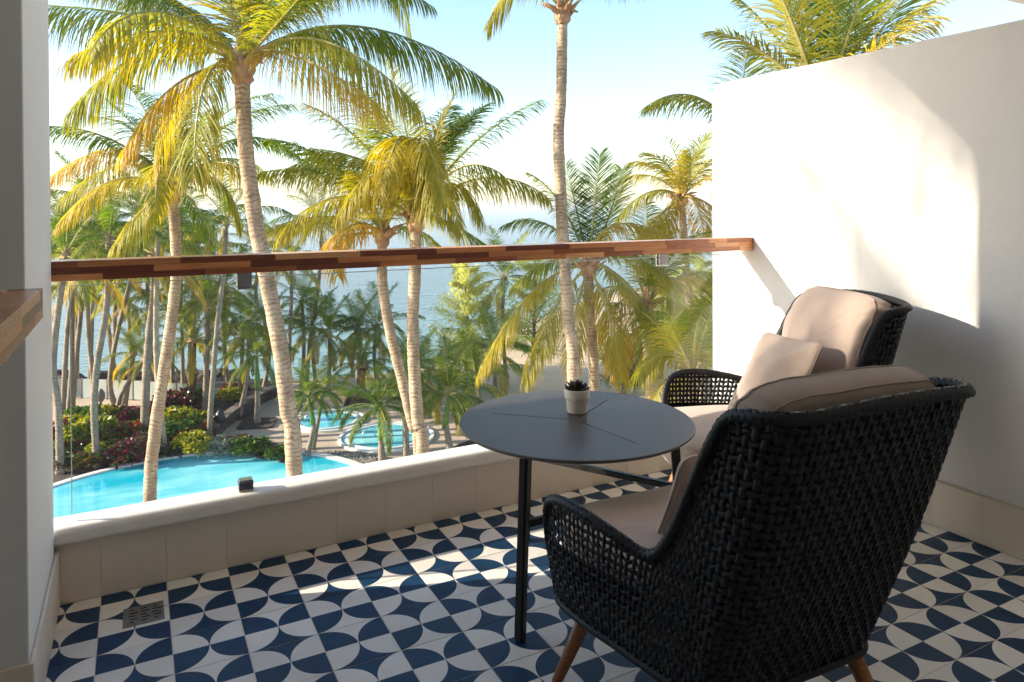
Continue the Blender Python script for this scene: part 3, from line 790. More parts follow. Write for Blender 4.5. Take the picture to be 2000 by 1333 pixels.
# main pool
PCX, PCY, PRX, PRY, PRT = 1.4, 24.4, 7.3, 7.3, 0
def ell(cx, cy, a, b, rot, n=72): return [Vector((cx+a*cos(t)*cos(rot)-b*sin(t)*sin(rot), cy+a*cos(t)*sin(rot)+b*sin(t)*cos(rot))) for t in [2*pi*i/n for i in range(n)]]
def ring(name, outer, inner, z0, z1, m, parent):
    n = len(outer); V = []; F = []
    for p in outer: V.append((p.x, p.y, z0))
    for p in outer: V.append((p.x, p.y, z1))
    for p in inner: V.append((p.x, p.y, z1))
    for p in inner: V.append((p.x, p.y, z0))
    for r in range(3):
        for i in range(n): j = (i+1) % n; F.append((r*n+i, r*n+j, (r+1)*n+j, (r+1)*n+i))
    return mesh(name, V, F, m, parent)
def water_mat(name, c1, c2, cx):
    m = mat(name, c1, .06, .5); t = NT(m); geo = t.n('NewGeometry')
    mp = t.n('Mapping'); mp.inputs['Scale'].default_value = (.16, .5, 1); mp.inputs['Rotation'].default_value = (0, 0, .38); t.l(geo.outputs['Position'], mp.inputs[0])
    n = t.noise(mp.outputs[0], 1.0, 4); t.l(t.ramp(n, [(.40, c1), (.62, c2)]), t.b.inputs['Base Color'])
    mp3 = t.n('Mapping'); t.l(geo.outputs['Position'], mp3.inputs[0]); t.bump(t.noise(mp3.outputs[0], 2.2, 4), .12, .05); return m
rim_m = mottled('pool_rim', (.72, .68, .62), (.62, .58, .53), 2, .6, .05, .003)
pool = empty('swimming_pool', (PCX, PCY, GZ), label='large round turquoise swimming pool right below the balcony', cat='swimming pool')
o_ = ell(0, 0, PRX+.28, PRY+.28, 0); i_ = ell(0, 0, PRX, PRY, 0)
ring('pool_rim', o_, i_, .0, .16, rim_m, pool)
def disc(name, pts, z, m, parent):
    bm = bmesh.new(); f = bm.faces.new([bm.verts.new((p.x, p.y, z)) for p in pts]); 
    if f.normal.z < 0: f.normal_flip()
    return from_bm(name, bm, m, parent)
disc('pool_water', [p*.9995 for p in i_], .10, water_mat('pool_water', (.006, .40, .52), (.26, .68, .72), 0), pool)
for nm, lab, cx_, cy_, rr, rot in (('far', 'smaller round whirlpool bath farther from the balcony', 640, 822, 1.92, -.5), ('near', 'larger round whirlpool bath with white steps nearer the balcony', 755, 853, 2.25, -.5)):
    c = onz(cx_, cy_, GZ+.06)
    jp = empty('whirlpool_bath', (c.x, c.y, GZ+.02), label=lab, cat='whirlpool', group='round whirlpool baths on the terrace')
    ring('outer_rim', ell(0, 0, rr, rr, 0), ell(0, 0, rr-.14, rr-.14, 0), .0, .10, rim_m, jp)
    ring('channel', ell(0, 0, rr-.14, rr-.14, 0), ell(0, 0, rr-.36, rr-.36, 0), .0, .055, mat('blue_mosaic', (.22, .42, .52), .3), jp)
    ring('inner_rim', ell(0, 0, rr-.36, rr-.36, 0), ell(0, 0, rr-.50, rr-.50, 0), .0, .11, rim_m, jp)
    disc('bath_water', ell(0, 0, rr-.502, rr-.502, 0), .07, water_mat('bath_water', (.06, .42, .50), (.30, .68, .70), 0), jp)
    V, F, _ = tube_vf([Vector((-.5, .2, .08)), Vector((-.5, .2, .5)), Vector((-.8, .2, .55)), Vector((-1.1, .2, .3)), Vector((-1.15, .2, .08))], .025, 8)
    mesh('grab_rail', V, F, M['steel'], jp, True)

# ---------------------------------------------------------------- palms
def leaflets(V, F, T, path, n, Lmax, width, hang, lift, segs, tint, r_, t0=.14, yellow=0, gap=0, fold=.35, plume=1):
    L = [0]
    for i in range(1, len(path)): L.append(L[-1]+(path[i]-path[i-1]).length)
    Z = Vector((0, 0, 1))
    for i in range(n):
        t = t0+(1-t0)*(i+.5)/n; l = t*L[-1]
        k = 1
        while k < len(L)-1 and L[k] < l: k += 1
        f = (l-L[k-1])/max(1e-6, L[k]-L[k-1]); p0 = path[k-1].lerp(path[k], f); tg = (path[k]-path[k-1]).normalized()
        sd_ = tg.cross(Z)
        sd_ = sd_.normalized() if sd_.length > .08 else Vector((1, 0, 0))
        up = sd_.cross(tg).normalized()
        prof = min(1, .45+1.6*(t-t0))*(1 if t < .55 else 1-.62*((t-.55)/.45)**1.5)
        for s in (-1, 1):
            if r_.random() < gap+.05: continue
            LL = Lmax*prof*r_.uniform(.86, 1.08); fw = .42+.75*t+r_.uniform(-.26, .26)
            d = (sd_*s*1.0+tg*fw+up*(lift+r_.uniform(-.12, .12)*plume)).normalized()
            p = p0.copy(); b0 = len(V); tt = tint+.12*(r_.random()-.5)+yellow*(r_.random()**2)*.35; brown = r_.random() < .5
            hg = hang*r_.uniform(.62, 1.4)
            for q in range(segs+1):
                u = q/segs
                wv = (tg-d*tg.dot(d)); wv = (wv.normalized() if wv.length > .05 else up)
                wv = (wv+up*s*fold).normalized()
                w = width*(.45+1.1*u if u < .4 else .89)*(1-max(0, u-.45)/.55*.93)
                if q == segs: V.append(p); T.append(min(1, tt+(.22 if brown else .08)))
                else:
                    V.append(p-wv*w/2); V.append(p+wv*w/2); T.extend((tt+u*u*.10,)*2)
                d = (d-Z*hg*(.5+u)*(3.1/segs)).normalized(); p = p+d*LL/segs
            for q in range(segs-1): F.append((b0+q*2, b0+q*2+1, b0+q*2+3, b0+q*2+2))
            F.append((b0+segs*2-2, b0+segs*2-1, b0+segs*2))
def frond_mesh(name, path, R0, n, Lmax, width, hang, lift, segs, tint, seed, yellow=.3, t0=.14, gap=.02, origin=None):
    r_ = random.Random(seed)
    V, F, _ = tube_vf(path, [max(.004, R0*(1-i/(len(path)-1))**.8) for i in range(len(path))], 5); T = [min(.95, .45+tint*.4)]*len(V); nr = len(F)
    leaflets(V, F, T, path, n, Lmax, width, hang, lift, segs, tint, r_, t0, yellow, gap, .35, 4.5 if Lmax < .55 else 1.3)
    if origin is not None: V = [v-origin for v in V]
    me = bpy.data.meshes.new(name); me.from_pydata([tuple(v) for v in V], [], F); me.materials.append(M['frond']); me.materials.append(M['rachis'])
    mi = [1]*nr+[0]*(len(F)-nr); me.polygons.foreach_set('material_index', mi)
    a = me.attributes.new('tint', 'FLOAT', 'POINT'); a.data.foreach_set('value', T); me.update(); return me
def arc_path(az, el0, el1, L, n=12, twist=0):
    p = Vector((0, 0, 0)); out = [p.copy()]
    for i in range(n):
        u = (i+.5)/n; el = radians(el0+(el1-el0)*u**1.25); a = az+twist*u
        p = p+Vector((cos(el)*sin(a), cos(el)*cos(a), sin(el)))*L/n; out.append(p.copy())
    return out
def bez(p0, mid, p2, n=14):
    c = mid*2-(p0+p2)*.5
    return [p0*(1-t)**2+c*2*t*(1-t)+p2*t*t for t in [i/n for i in range(n+1)]]
def trunk(parent, pts, r0, r1, m, seg=14, step=.09, seed=0, name='trunk', bulge=True):
    r_ = random.Random(seed); P = catmull(pts, 10); L = [0]
    for i in range(1, len(P)): L.append(L[-1]+(P[i]-P[i-1]).length)
    n = max(8, int(L[-1]/step)); path, rad = [], []
    for i in range(n+1):
        l = L[-1]*i/n; k = 1
        while k < len(L)-1 and L[k] < l: k += 1
        path.append(P[k-1].lerp(P[k], (l-L[k-1])/max(1e-6, L[k]-L[k-1])))
        u = i/n; r = r0+(r1-r0)*u+ r0*.25*max(0, 1-u*L[-1]/.8)
        rad.append(r*(1+r_.uniform(-.035, .04)+.05*noise.noise(Vector((l*1.3, seed, 0)))))
    V, F, uv = tube_vf(path, rad, seg, vscale=1)
    o = path[0].copy()
    for i in range(len(V)): V[i] = V[i]+(V[i]-path[min(i//seg, n)])*(.05*noise.noise(V[i]*4)) if i//seg <= n else V[i]
    ob = mesh(name, V, F, m, parent, True, uv); return ob
def husk(parent, base, axis, r, h, seed=0):
    """fibrous boots and old leaf bases below the crown"""
    r_ = random.Random(seed); axis = axis.normalized()
    prof = [(-.5, 1.0), (-.36, 1.45), (-.2, 1.6), (0, 1.5), (.18, 1.65), (.4, 1.2), (.7, .7), (1.0, .3)]
    path = [base+axis*h*a for a, _ in prof]; V, F, uv = tube_vf(catmull(path, 3), [r*x for x in interp([b for _, b in prof], 3)], 16)
    for i in range(len(V)): V[i] = V[i]+Vector((noise.noise(V[i]*9), noise.noise(V[i]*9+Vector((5, 1, 2))), 0))*r*.5
    mesh('husk', V, F, M['husk'], parent, True, uv)
def interp(a, n):
    o = []
    for i in range(len(a)-1):
        for k in range(n): o.append(a[i]+(a[i+1]-a[i])*k/n)
    return o+[a[-1]]
def stubs(parent, base, r, h, n, seed):
    r_ = random.Random(seed)
    for i in range(n):
        a = 2*pi*i/n+r_.uniform(-.3, .3); z = r_.uniform(-.3, .3)*h; d = Vector((cos(a), sin(a), 0))
        p0 = base+d*r*1.1+Vector((0, 0, z)); p1 = p0+d*r*r_.uniform(.5, 1.1)+Vector((0, 0, h*.35)); p2 = p1+d*r*r_.uniform(.6, 1.6)+Vector((0, 0, r_.uniform(-.1, .5)*h))
        V, F, uv = tube_vf([p0, p1, p2], [r*.42, r*.28, r*.10], 6)
        for q in range(len(V)): V[q] = V[q]+Vector((noise.noise(V[q]*9), noise.noise(V[q]*8+Vector((3, 3, 3))), noise.noise(V[q]*7)))*r*.25
        mesh('leaf_base', V, F, M['husk'], parent, True, uv)
def hero(label, crown, d, trunk_px, r0, r1, fronds, group=None, m='trunk', seed=0, dens=1.0, generic=(), ng=9, gs=1.0):
    """crown: pixel of the crown; trunk_px: pixels down the trunk at depth d; fronds: (mid, tip, depth shift mid, depth shift tip, tint, hang, leaflet length)"""
    C0 = at(crown[0], crown[1], d); pts = [at(x, y, dd) for x, y, dd in trunk_px]
    low = pts[-1]; base = Vector((low.x+(low.x-pts[-2].x)*.6, low.y+(low.y-pts[-2].y)*.6, GZ)) if low.z > GZ+.5 else Vector((low.x, low.y, GZ))
    root = empty('palm_tree', base, label=label, cat='palm tree', group=group); mi = Matrix.Translation(-base)
    tr_pts = [base]+pts[::-1]+[C0]
    t_ = trunk(root, tr_pts, r0, r1, M[m], 18, .075, seed); 
    ax = C0-pts[0]
    husk(root, C0-ax.normalized()*.02, ax, r1, .60*r1/.12, seed); stubs(root, C0, r1*1.25, .30*r1/.12, 11, seed)
    for k, f in enumerate(fronds):
        mid, tip, dm, dt, tint, hang, LL = f
        path = bez(C0, at(mid[0], mid[1], d+dm), at(tip[0], tip[1], d+dt), 18)
        ln = sum((path[i+1]-path[i]).length for i in range(18))
        me = frond_mesh('frond', path, .038, int(ln*33*dens), LL*(1.28 if hang >= .9 else 1.1), .027, hang, .25 if hang < .7 else .05, 5, tint, seed*50+k, yellow=.35, t0=.17)
        link('frond', me, root)
    r_ = random.Random(seed+9)
    generic = generic or [(k*137.5+seed*40, (72, 64, 56, 46, 34)[k % 5], (30, 5, -15, -40, -60)[k % 5], r_.uniform(2.9, 3.5)*gs, (.24, .30, .20, .40, .50)[k % 5], (.3, .5, .7, .9, 1.0)[k % 5]) for k in range(ng)]
    for k, (azd, e0, e1, LF, tint, hang) in enumerate(generic):
        path = [C0+p for p in arc_path(radians(azd), e0, e1, LF, 14, r_.uniform(-.2, .2))]
        me = frond_mesh('frond', path, .034, int(LF*32*dens), .95, .027, hang, .2, 4, tint, seed*70+k, yellow=.3, t0=.17); link('frond', me, root)
    for o in root.children: o.matrix_basis = mi @ o.matrix_basis
    return root
G1, G2, G3, G4, G5 = .20, .33, .45, .56, .66
hero('large coconut palm with thick curving pale trunk filling the left of the view', (474, 128), 12, [(474, 190, 12), (481, 300, 12), (500, 440, 12), (524, 560, 12), (547, 680, 12), (562, 800, 12), (575, 925, 12)], .150, .122,
     [((700, 52), (968, 172), .2, .6, G2, .95, .98), ((560, 105), (742, 205), -.9, -1.6, G5, 1.1, .95), ((300, 40), (30, 10), -.2, -.6, G2, .95, 1.0), ((345, 62), (140, 110), -1.2, -2.0, G4, 1.1, .9),
      ((345, 165), (240, 300), -.5, -1.0, G5, .9, .8), ((405, 150), (378, 345), -1.0, -1.4, G4, .9, .85), ((452, 20), (420, -120), -.6, -1.4, G4, .35, .95), ((395, 40), (240, -60), .4, .6, G2, .6, .9),
      ((545, 25), (680, -110), .3, .2, G2, .5, .95), ((505, -20), (540, -180), .5, .9, G3, .3, .9), ((530, 60), (610, -30), -1.3, -2.4, G3, .6, .9), ((640, -40), (840, 10), 1.2, 2.0, G1, .8, .9), ((310, 95), (135, 215), -.5, -1.1, G3, 1.1, 1.0), ((620, 78), (815, 205), -.4, -.9, G3, 1.1, 1.0), ((700, -70), (800, 60), 2.2, 3.0, G2, .9, .9), ((360, 185), (300, 330), .2, .1, G4, 1.0, .8), ((320, 0), (120, -40), .8, 1.0, G3, .8, .9)], seed=1, ng=9)
hero('coconut palm with straight pale trunk and broad sunlit crown in the middle of the view', (812, 425), 15, [(812, 460, 15), (810, 540, 15), (806, 640, 15), (810, 740, 15), (817, 830, 15), (826, 890, 15)], .150, .118,
     [((800, 290), (752, 120), .3, .6, G3, .15, .95), ((850, 275), (908, 150), .4, .4, G4, .25, .85), ((915, 290), (1050, 200), 0, -.3, G2, .45, .9), ((895, 330), (985, 345), -.7, -1.2, G3, .8, .85),
      ((712, 285), (598, 205), 0, .2, G3, .45, 1.0), ((735, 330), (610, 290), -.6, -1.0, G3, .7, .9), ((790, 268), (742, 385), -1.4, -2.4, G5, .9, .85), ((822, 270), (870, 400), -1.6, -2.4, G4, .9, .8),
      ((865, 430), (950, 478), .3, .4, G2, .7, .7), ((690, 340), (515, 335), .4, .5, G3, .9, .85), ((760, 300), (690, 250), 1.0, 2.0, G2, .5, .9), ((830, 330), (900, 230), 1.5, 2.6, G2, .4, .8), ((700, 310), (560, 330), .6, .9, G3, .9, 1.0), ((880, 360), (940, 420), .3, .3, G3, 1.0, .9), ((760, 320), (660, 420), -.8, -1.4, G4, 1.0, .9), ((840, 340), (900, 450), -.9, -1.5, G3, 1.0, .9), ((720, 230), (680, 160), .8, 1.4, G3, .4, 1.0)], seed=2, ng=6, group='twin palms in the middle')
hero('slender coconut palm leaning away left of its twin, its trunk foot crossing the whirlpool', (748, 458), 15.6, [(746, 490, 15.6), (748, 560, 15.6), (762, 650, 15.6), (785, 740, 15.6), (806, 830, 15.6), (818, 890, 15.6)], .135, .105,
     [((640, 424), (512, 452), 0, 0, G4, .95, .75), ((690, 440), (628, 500), -1.0, -1.6, G5, .9, .75), ((668, 470), (660, 540), -.3, -.6, G5, .9, .7), ((800, 445), (860, 480), .8, 1.2, G3, .7, .7), ((700, 395), (640, 330), .5, .8, G3, .5, .8),
      ((760, 380), (790, 300), 1, 1.6, G3, .3, .8), ((730, 400), (700, 340), -1, -1.8, G4, .5, .8)], seed=3, ng=4, group='twin palms in the middle')
hero('tall palm with slim straight trunk crossing the whole picture right of centre', (1099, 22), 14.5, [(1098, 70, 14.5), (1096, 180, 14.5), (1091, 270, 14.5), (1096, 400, 14.5), (1103, 520, 14.5), (1111, 640, 14.5), (1120, 740, 14.5)], .148, .105,
     [((1020, -30), (952, 55), 0, .2, G3, .8, .8), ((1040, -60), (1000, -20), -1, -2, G3, .6, .8), ((1170, -50), (1290, -30), .3, .3, G2, .8, .8), ((1110, -120), (1130, -220), .4, .9, G3, .3, .9), ((1060, -110), (980, -170), 0, 0, G3, .4, .9),
      ((1150, -70), (1210, -40), -1, -2, G4, .8, .8)], seed=4, ng=0)
hero('palm crown rising behind the top of the white dividing wall', (1600, 205), 11, [(1601, 240, 11), (1606, 400, 11), (1612, 700, 11)], .15, .12,
     [((1545, 55), (1478, -75), 0, .2, G3, .18, .80), ((1626, 60), (1640, -85), .2, .5, G1, .12, .82), ((1680, 75), (1765, -45), .1, .1, G3, .22, .75), ((1735, 70), (1850, -10), -.3, -.6, G4, .35, .75), ((1500, 110), (1400, 62), 0, -.2, G3, .35, .70),
      ((1575, 60), (1560, -60), .7, 1.2, G1, .15, .75), ((1655, 60), (1700, -70), .8, 1.4, G1, .15, .75), ((1690, 150), (1800, 110), .2, .2, G3, .6, .7), ((1510, 175), (1420, 190), .2, .2, G2, .6, .7), ((1560, 80), (1510, -40), -.4, -.6, G4, .3, .85), ((1655, 75), (1690, -60), -.4, -.8, G3, .25, .9), ((1710, 100), (1820, 40), -.8, -1.2, G5, .5, .85), ((1600, 70), (1595, -80), 1.2, 1.8, G2, .2, .85), ((1530, 90), (1440, 0), .8, 1.2, G2, .4, .85), ((1720, 60), (1800, -50), .9, 1.3, G2, .4, .9)], seed=5, ng=0)
hero('palm whose single drooping frond reaches out left of the white wall edge', (1450, 275), 13, [(1451, 300, 13), (1458, 500, 13), (1466, 800, 13)], .14, .12,
     [((1360, 190), (1262, 208), 0, -.1, G3, .75, .72), ((1385, 205), (1330, 190), .6, 1.0, G4, .5, .55), ((1450, 180), (1460, 100), .5, .9, G2, .3, .8), ((1520, 200), (1590, 240), .2, .2, G3, .7, .8), ((1420, 320), (1400, 400), .4, .5, G4, .8, .7)], seed=6, ng=0)
hero('yellow-green coconut palm with a leaning trunk beside the white wall edge', (1330, 385), 19, [(1332, 420, 19), (1338, 500, 19), (1345, 580, 19), (1355, 650, 19), (1368, 730, 19)], .135, .105,
     [((1290, 330), (1232, 318), 0, 0, G4, .5, .75), ((1325, 320), (1300, 270), .3, .6, G4, .2, .75), ((1355, 310), (1380, 265), .3, .5, G3, .2, .75), ((1375, 350), (1430, 330), 0, 0, G5, .4, .75), ((1270, 375), (1205, 425), -.2, -.3, G3, .8, .75),
      ((1290, 420), (1245, 470), -1, -1.8, G4, .9, .7), ((1360, 400), (1375, 480), -1, -1.8, G5, .9, .75), ((1385, 400), (1440, 460), 0, 0, G5, .8, .7), ((1345, 360), (1350, 300), -1, -2, G5, .3, .7), ((1310, 400), (1290, 500), -.5, -1.0, G4, .9, .7), ((1275, 345), (1215, 350), .6, .9, G4, .6, .8), ((1310, 330), (1265, 300), -.8, -1.2, G4, .4, .8), ((1370, 330), (1420, 290), .6, .9, G4, .4, .8)], seed=7, ng=0)
hero('coconut palm with big golden drooping fronds right of the tall slim palm', (1150, 520), 17, [(1150, 550, 17), (1151, 600, 17), (1155, 660, 17), (1160, 760, 17)], .150, .115,
     [((1160, 415), (1172, 300), .4, .8, G1, .12, .80), ((1128, 420), (1105, 320), .5, .9, G1, .15, .75), ((1190, 420), (1215, 330), .5, .9, G2, .2, .75), ((1070, 440), (985, 440), .2, .2, G1, .6, .75), ((1095, 400), (1035, 340), .5, .7, G2, .5, .65),
      ((1200, 440), (1320, 468), -.4, -.8, G5, .75, .70), ((1040, 570), (935, 730), 0, -.2, G4, 1.0, .85), ((1085, 600), (1025, 740), -.6, -1.0, G4, .9, .85), ((1205, 540), (1290, 640), -.3, -.5, G3, .9, .85), ((1190, 620), (1215, 745), -.8, -1.2, G4, .9, .8),
      ((1120, 640), (1120, 730), -.8, -1.4, G4, .9, .7), ((1075, 510), (1000, 560), .3, .3, G2, .9, .7), ((1230, 500), (1330, 560), .2, .3, G4, .8, .8)], seed=8, ng=0)
hero('coconut palm with slightly curved pale trunk in front of the pool at the left', (336, 372), 15.3, [(338, 400, 15.3), (343, 470, 15.3), (344, 540, 15.3), (333, 640, 15.3), (318, 740, 15.3), (301, 860, 15.3), (293, 975, 15.3)], .150, .105,
     [((235, 292), (95, 350), 0, -.1, G5, .85, .85), ((225, 352), (112, 438), -.6, -1.0, G4, .85, .8), ((430, 318), (500, 372), -.3, -.6, G4, .95, .7), ((460, 272), (582, 304), .5, .8, G1, .8, .65), ((290, 280), (205, 195), .3, .6, G1, .5, .75),
      ((330, 280), (335, 200), .4, .8, G3, .2, .7), ((355, 300), (410, 215), .8, 1.4, G2, .3, .7), ((270, 330), (190, 270), 1.0, 1.8, G2, .5, .7), ((300, 410), (240, 470), .8, 1.2, G2, .8, .6), ((380, 400), (420, 480), .8, 1.4, G1, .8, .6), ((250, 320), (120, 390), .6, .9, G4, .9, .8), ((265, 260), (180, 230), .8, 1.2, G3, .6, .8), ((420, 350), (470, 440), .2, .3, G3, .9, .75), ((300, 390), (220, 480), -.8, -1.4, G4, .9, .75)], seed=9, ng=7)

hero('golden coconut palm filling the space between the slim tall palm and the white wall', (1262, 600), 18, [(1263, 640, 18), (1266, 720, 18), (1270, 800, 18)], .14, .11,
     [((1200, 560), (1130, 600), 0, -.2, G4, .9, .8), ((1235, 520), (1190, 470), .4, .8, G3, .4, .8), ((1275, 515), (1290, 440), .4, .8, G3, .2, .8), ((1325, 545), (1395, 560), 0, 0, G4, .6, .85), ((1315, 590), (1370, 680), -.6, -1.2, G4, .9, .85), ((1230, 620), (1190, 720), -.6, -1.0, G5, .9, .85),
      ((1265, 640), (1270, 730), -.9, -1.6, G4, .9, .8), ((1220, 585), (1150, 660), -.4, -.8, G5, 1.0, .8), ((1310, 520), (1360, 480), .4, .8, G3, .4, .85)], seed=10, ng=4)
hero('leafy young coconut palm right beside the far armchair arm and the wall', (1352, 745), 15, [(1354, 790, 15), (1358, 880, 15)], .12, .10,
     [((1300, 690), (1245, 740), 0, -.3, G3, .8, .8), ((1330, 660), (1290, 590), .4, .8, G3, .3, .85), ((1360, 650), (1380, 570), .4, .8, G4, .2, .85), ((1400, 690), (1450, 720), 0, 0, G3, .6, .8), ((1310, 740), (1270, 800), -.4, -.8, G4, .9, .75), ((1340, 700), (1310, 640), -.6, -1.2, G4, .4, .8)], seed=11, ng=3)

# generic fronds shared by the palms farther off
VAR = {}
def fr_var(kind, i):
    if (kind, i) in VAR: return VAR[(kind, i)]
    r_ = random.Random(hash((kind == 'royal', i)) % 1000)
    if kind == 'coco': el = ((72, 40), (55, -5), (40, -35), (22, -55), (2, -70), (-25, -80))[i]; hang = (.25, .5, .8, .95, 1.0, .9)[i]; tint = (.30, .26, .24, .30, .42, .62)[i]; L = 2.7
    else: el = ((75, 30), (58, -15), (42, -45), (25, -65), (5, -75), (-10, -80))[i]; hang = (.3, .5, .7, .8, .9, .9)[i]; tint = (.32, .24, .18, .18, .22, .40)[i]; L = 2.1
    me = frond_mesh('frond', arc_path(0, el[0], el[1], L, 9, .15), .028, 80 if kind == 'coco' else 105, .66 if kind == 'coco' else .50, .029 if kind == 'coco' else .022, hang, .25, 3, tint, 900+i+(50 if kind == 'royal' else 0), yellow=.25, t0=.16, gap=.03)
    VAR[(kind, i)] = me; return me
def palm(label, cx, cy, base, size=1.0, kind='coco', tm='trunk_grey', nf=16, lean=None, dd=None, rr=.13, group=None, mids=(), seed=0, yellow=0):
    """cx, cy: crown pixel; base: pixel of the foot on the ground"""
    B = onz(base[0], base[1], GZ+.02); fd = (B-CAM).dot(_f); d = dd or fd
    C0 = at(cx, cy, d); r_ = random.Random(seed+int(cx*7+cy))
    root = empty('palm_tree', B, label=label, cat='palm tree', group=group)
    pts = [B]+[at(x, y, fd) for x, y in mids]+[C0]
    if not mids: 
        m_ = B.lerp(C0, .5); m_ += Vector((r_.uniform(-.25, .25), r_.uniform(-.25, .25), 0)); pts = [B, m_, C0]
    top = C0; nf_i = nf
    if kind == 'royal':
        ax = (C0-pts[-2]).normalized(); s0 = C0-ax*min(1.5*size, (C0-B).length*.6)
        trunk(root, pts[:-1]+[s0], rr, rr*.92, M[tm], 10, .16, seed)
        V, F, uv = tube_vf([s0, s0+(C0-s0)*.25, s0+(C0-s0)*.7, C0], [rr*1.02, rr*1.05, rr*.7, rr*.45], 10); mesh('crownshaft', V, F, M['crownshaft'], root, True, uv)
    else:
        trunk(root, pts, rr, rr*.78, M[tm], 10, .14, seed)
        husk(root, C0, C0-pts[-2], rr*.8, .32, seed)
    for k in range(nf):
        i = min(5, int(6*(k+.5)/nf)); az = k*2.39996+r_.uniform(-.25, .25)
        if k > nf*.35 and r_.random() < .06: continue
        o = link('frond', fr_var(kind if kind == 'royal' else 'coco', i), root)
        s = size*r_.uniform(.86, 1.12); ph = r_.uniform(-.12, .12)
        o.matrix_basis = Matrix.Translation(C0) @ Matrix.Rotation(az, 4, 'Z') @ Matrix.Rotation(ph, 4, 'X') @ Matrix.Scale(s, 4)
    mi = Matrix.Translation(-B)
    for o in root.children: o.matrix_basis = mi @ o.matrix_basis
    return root
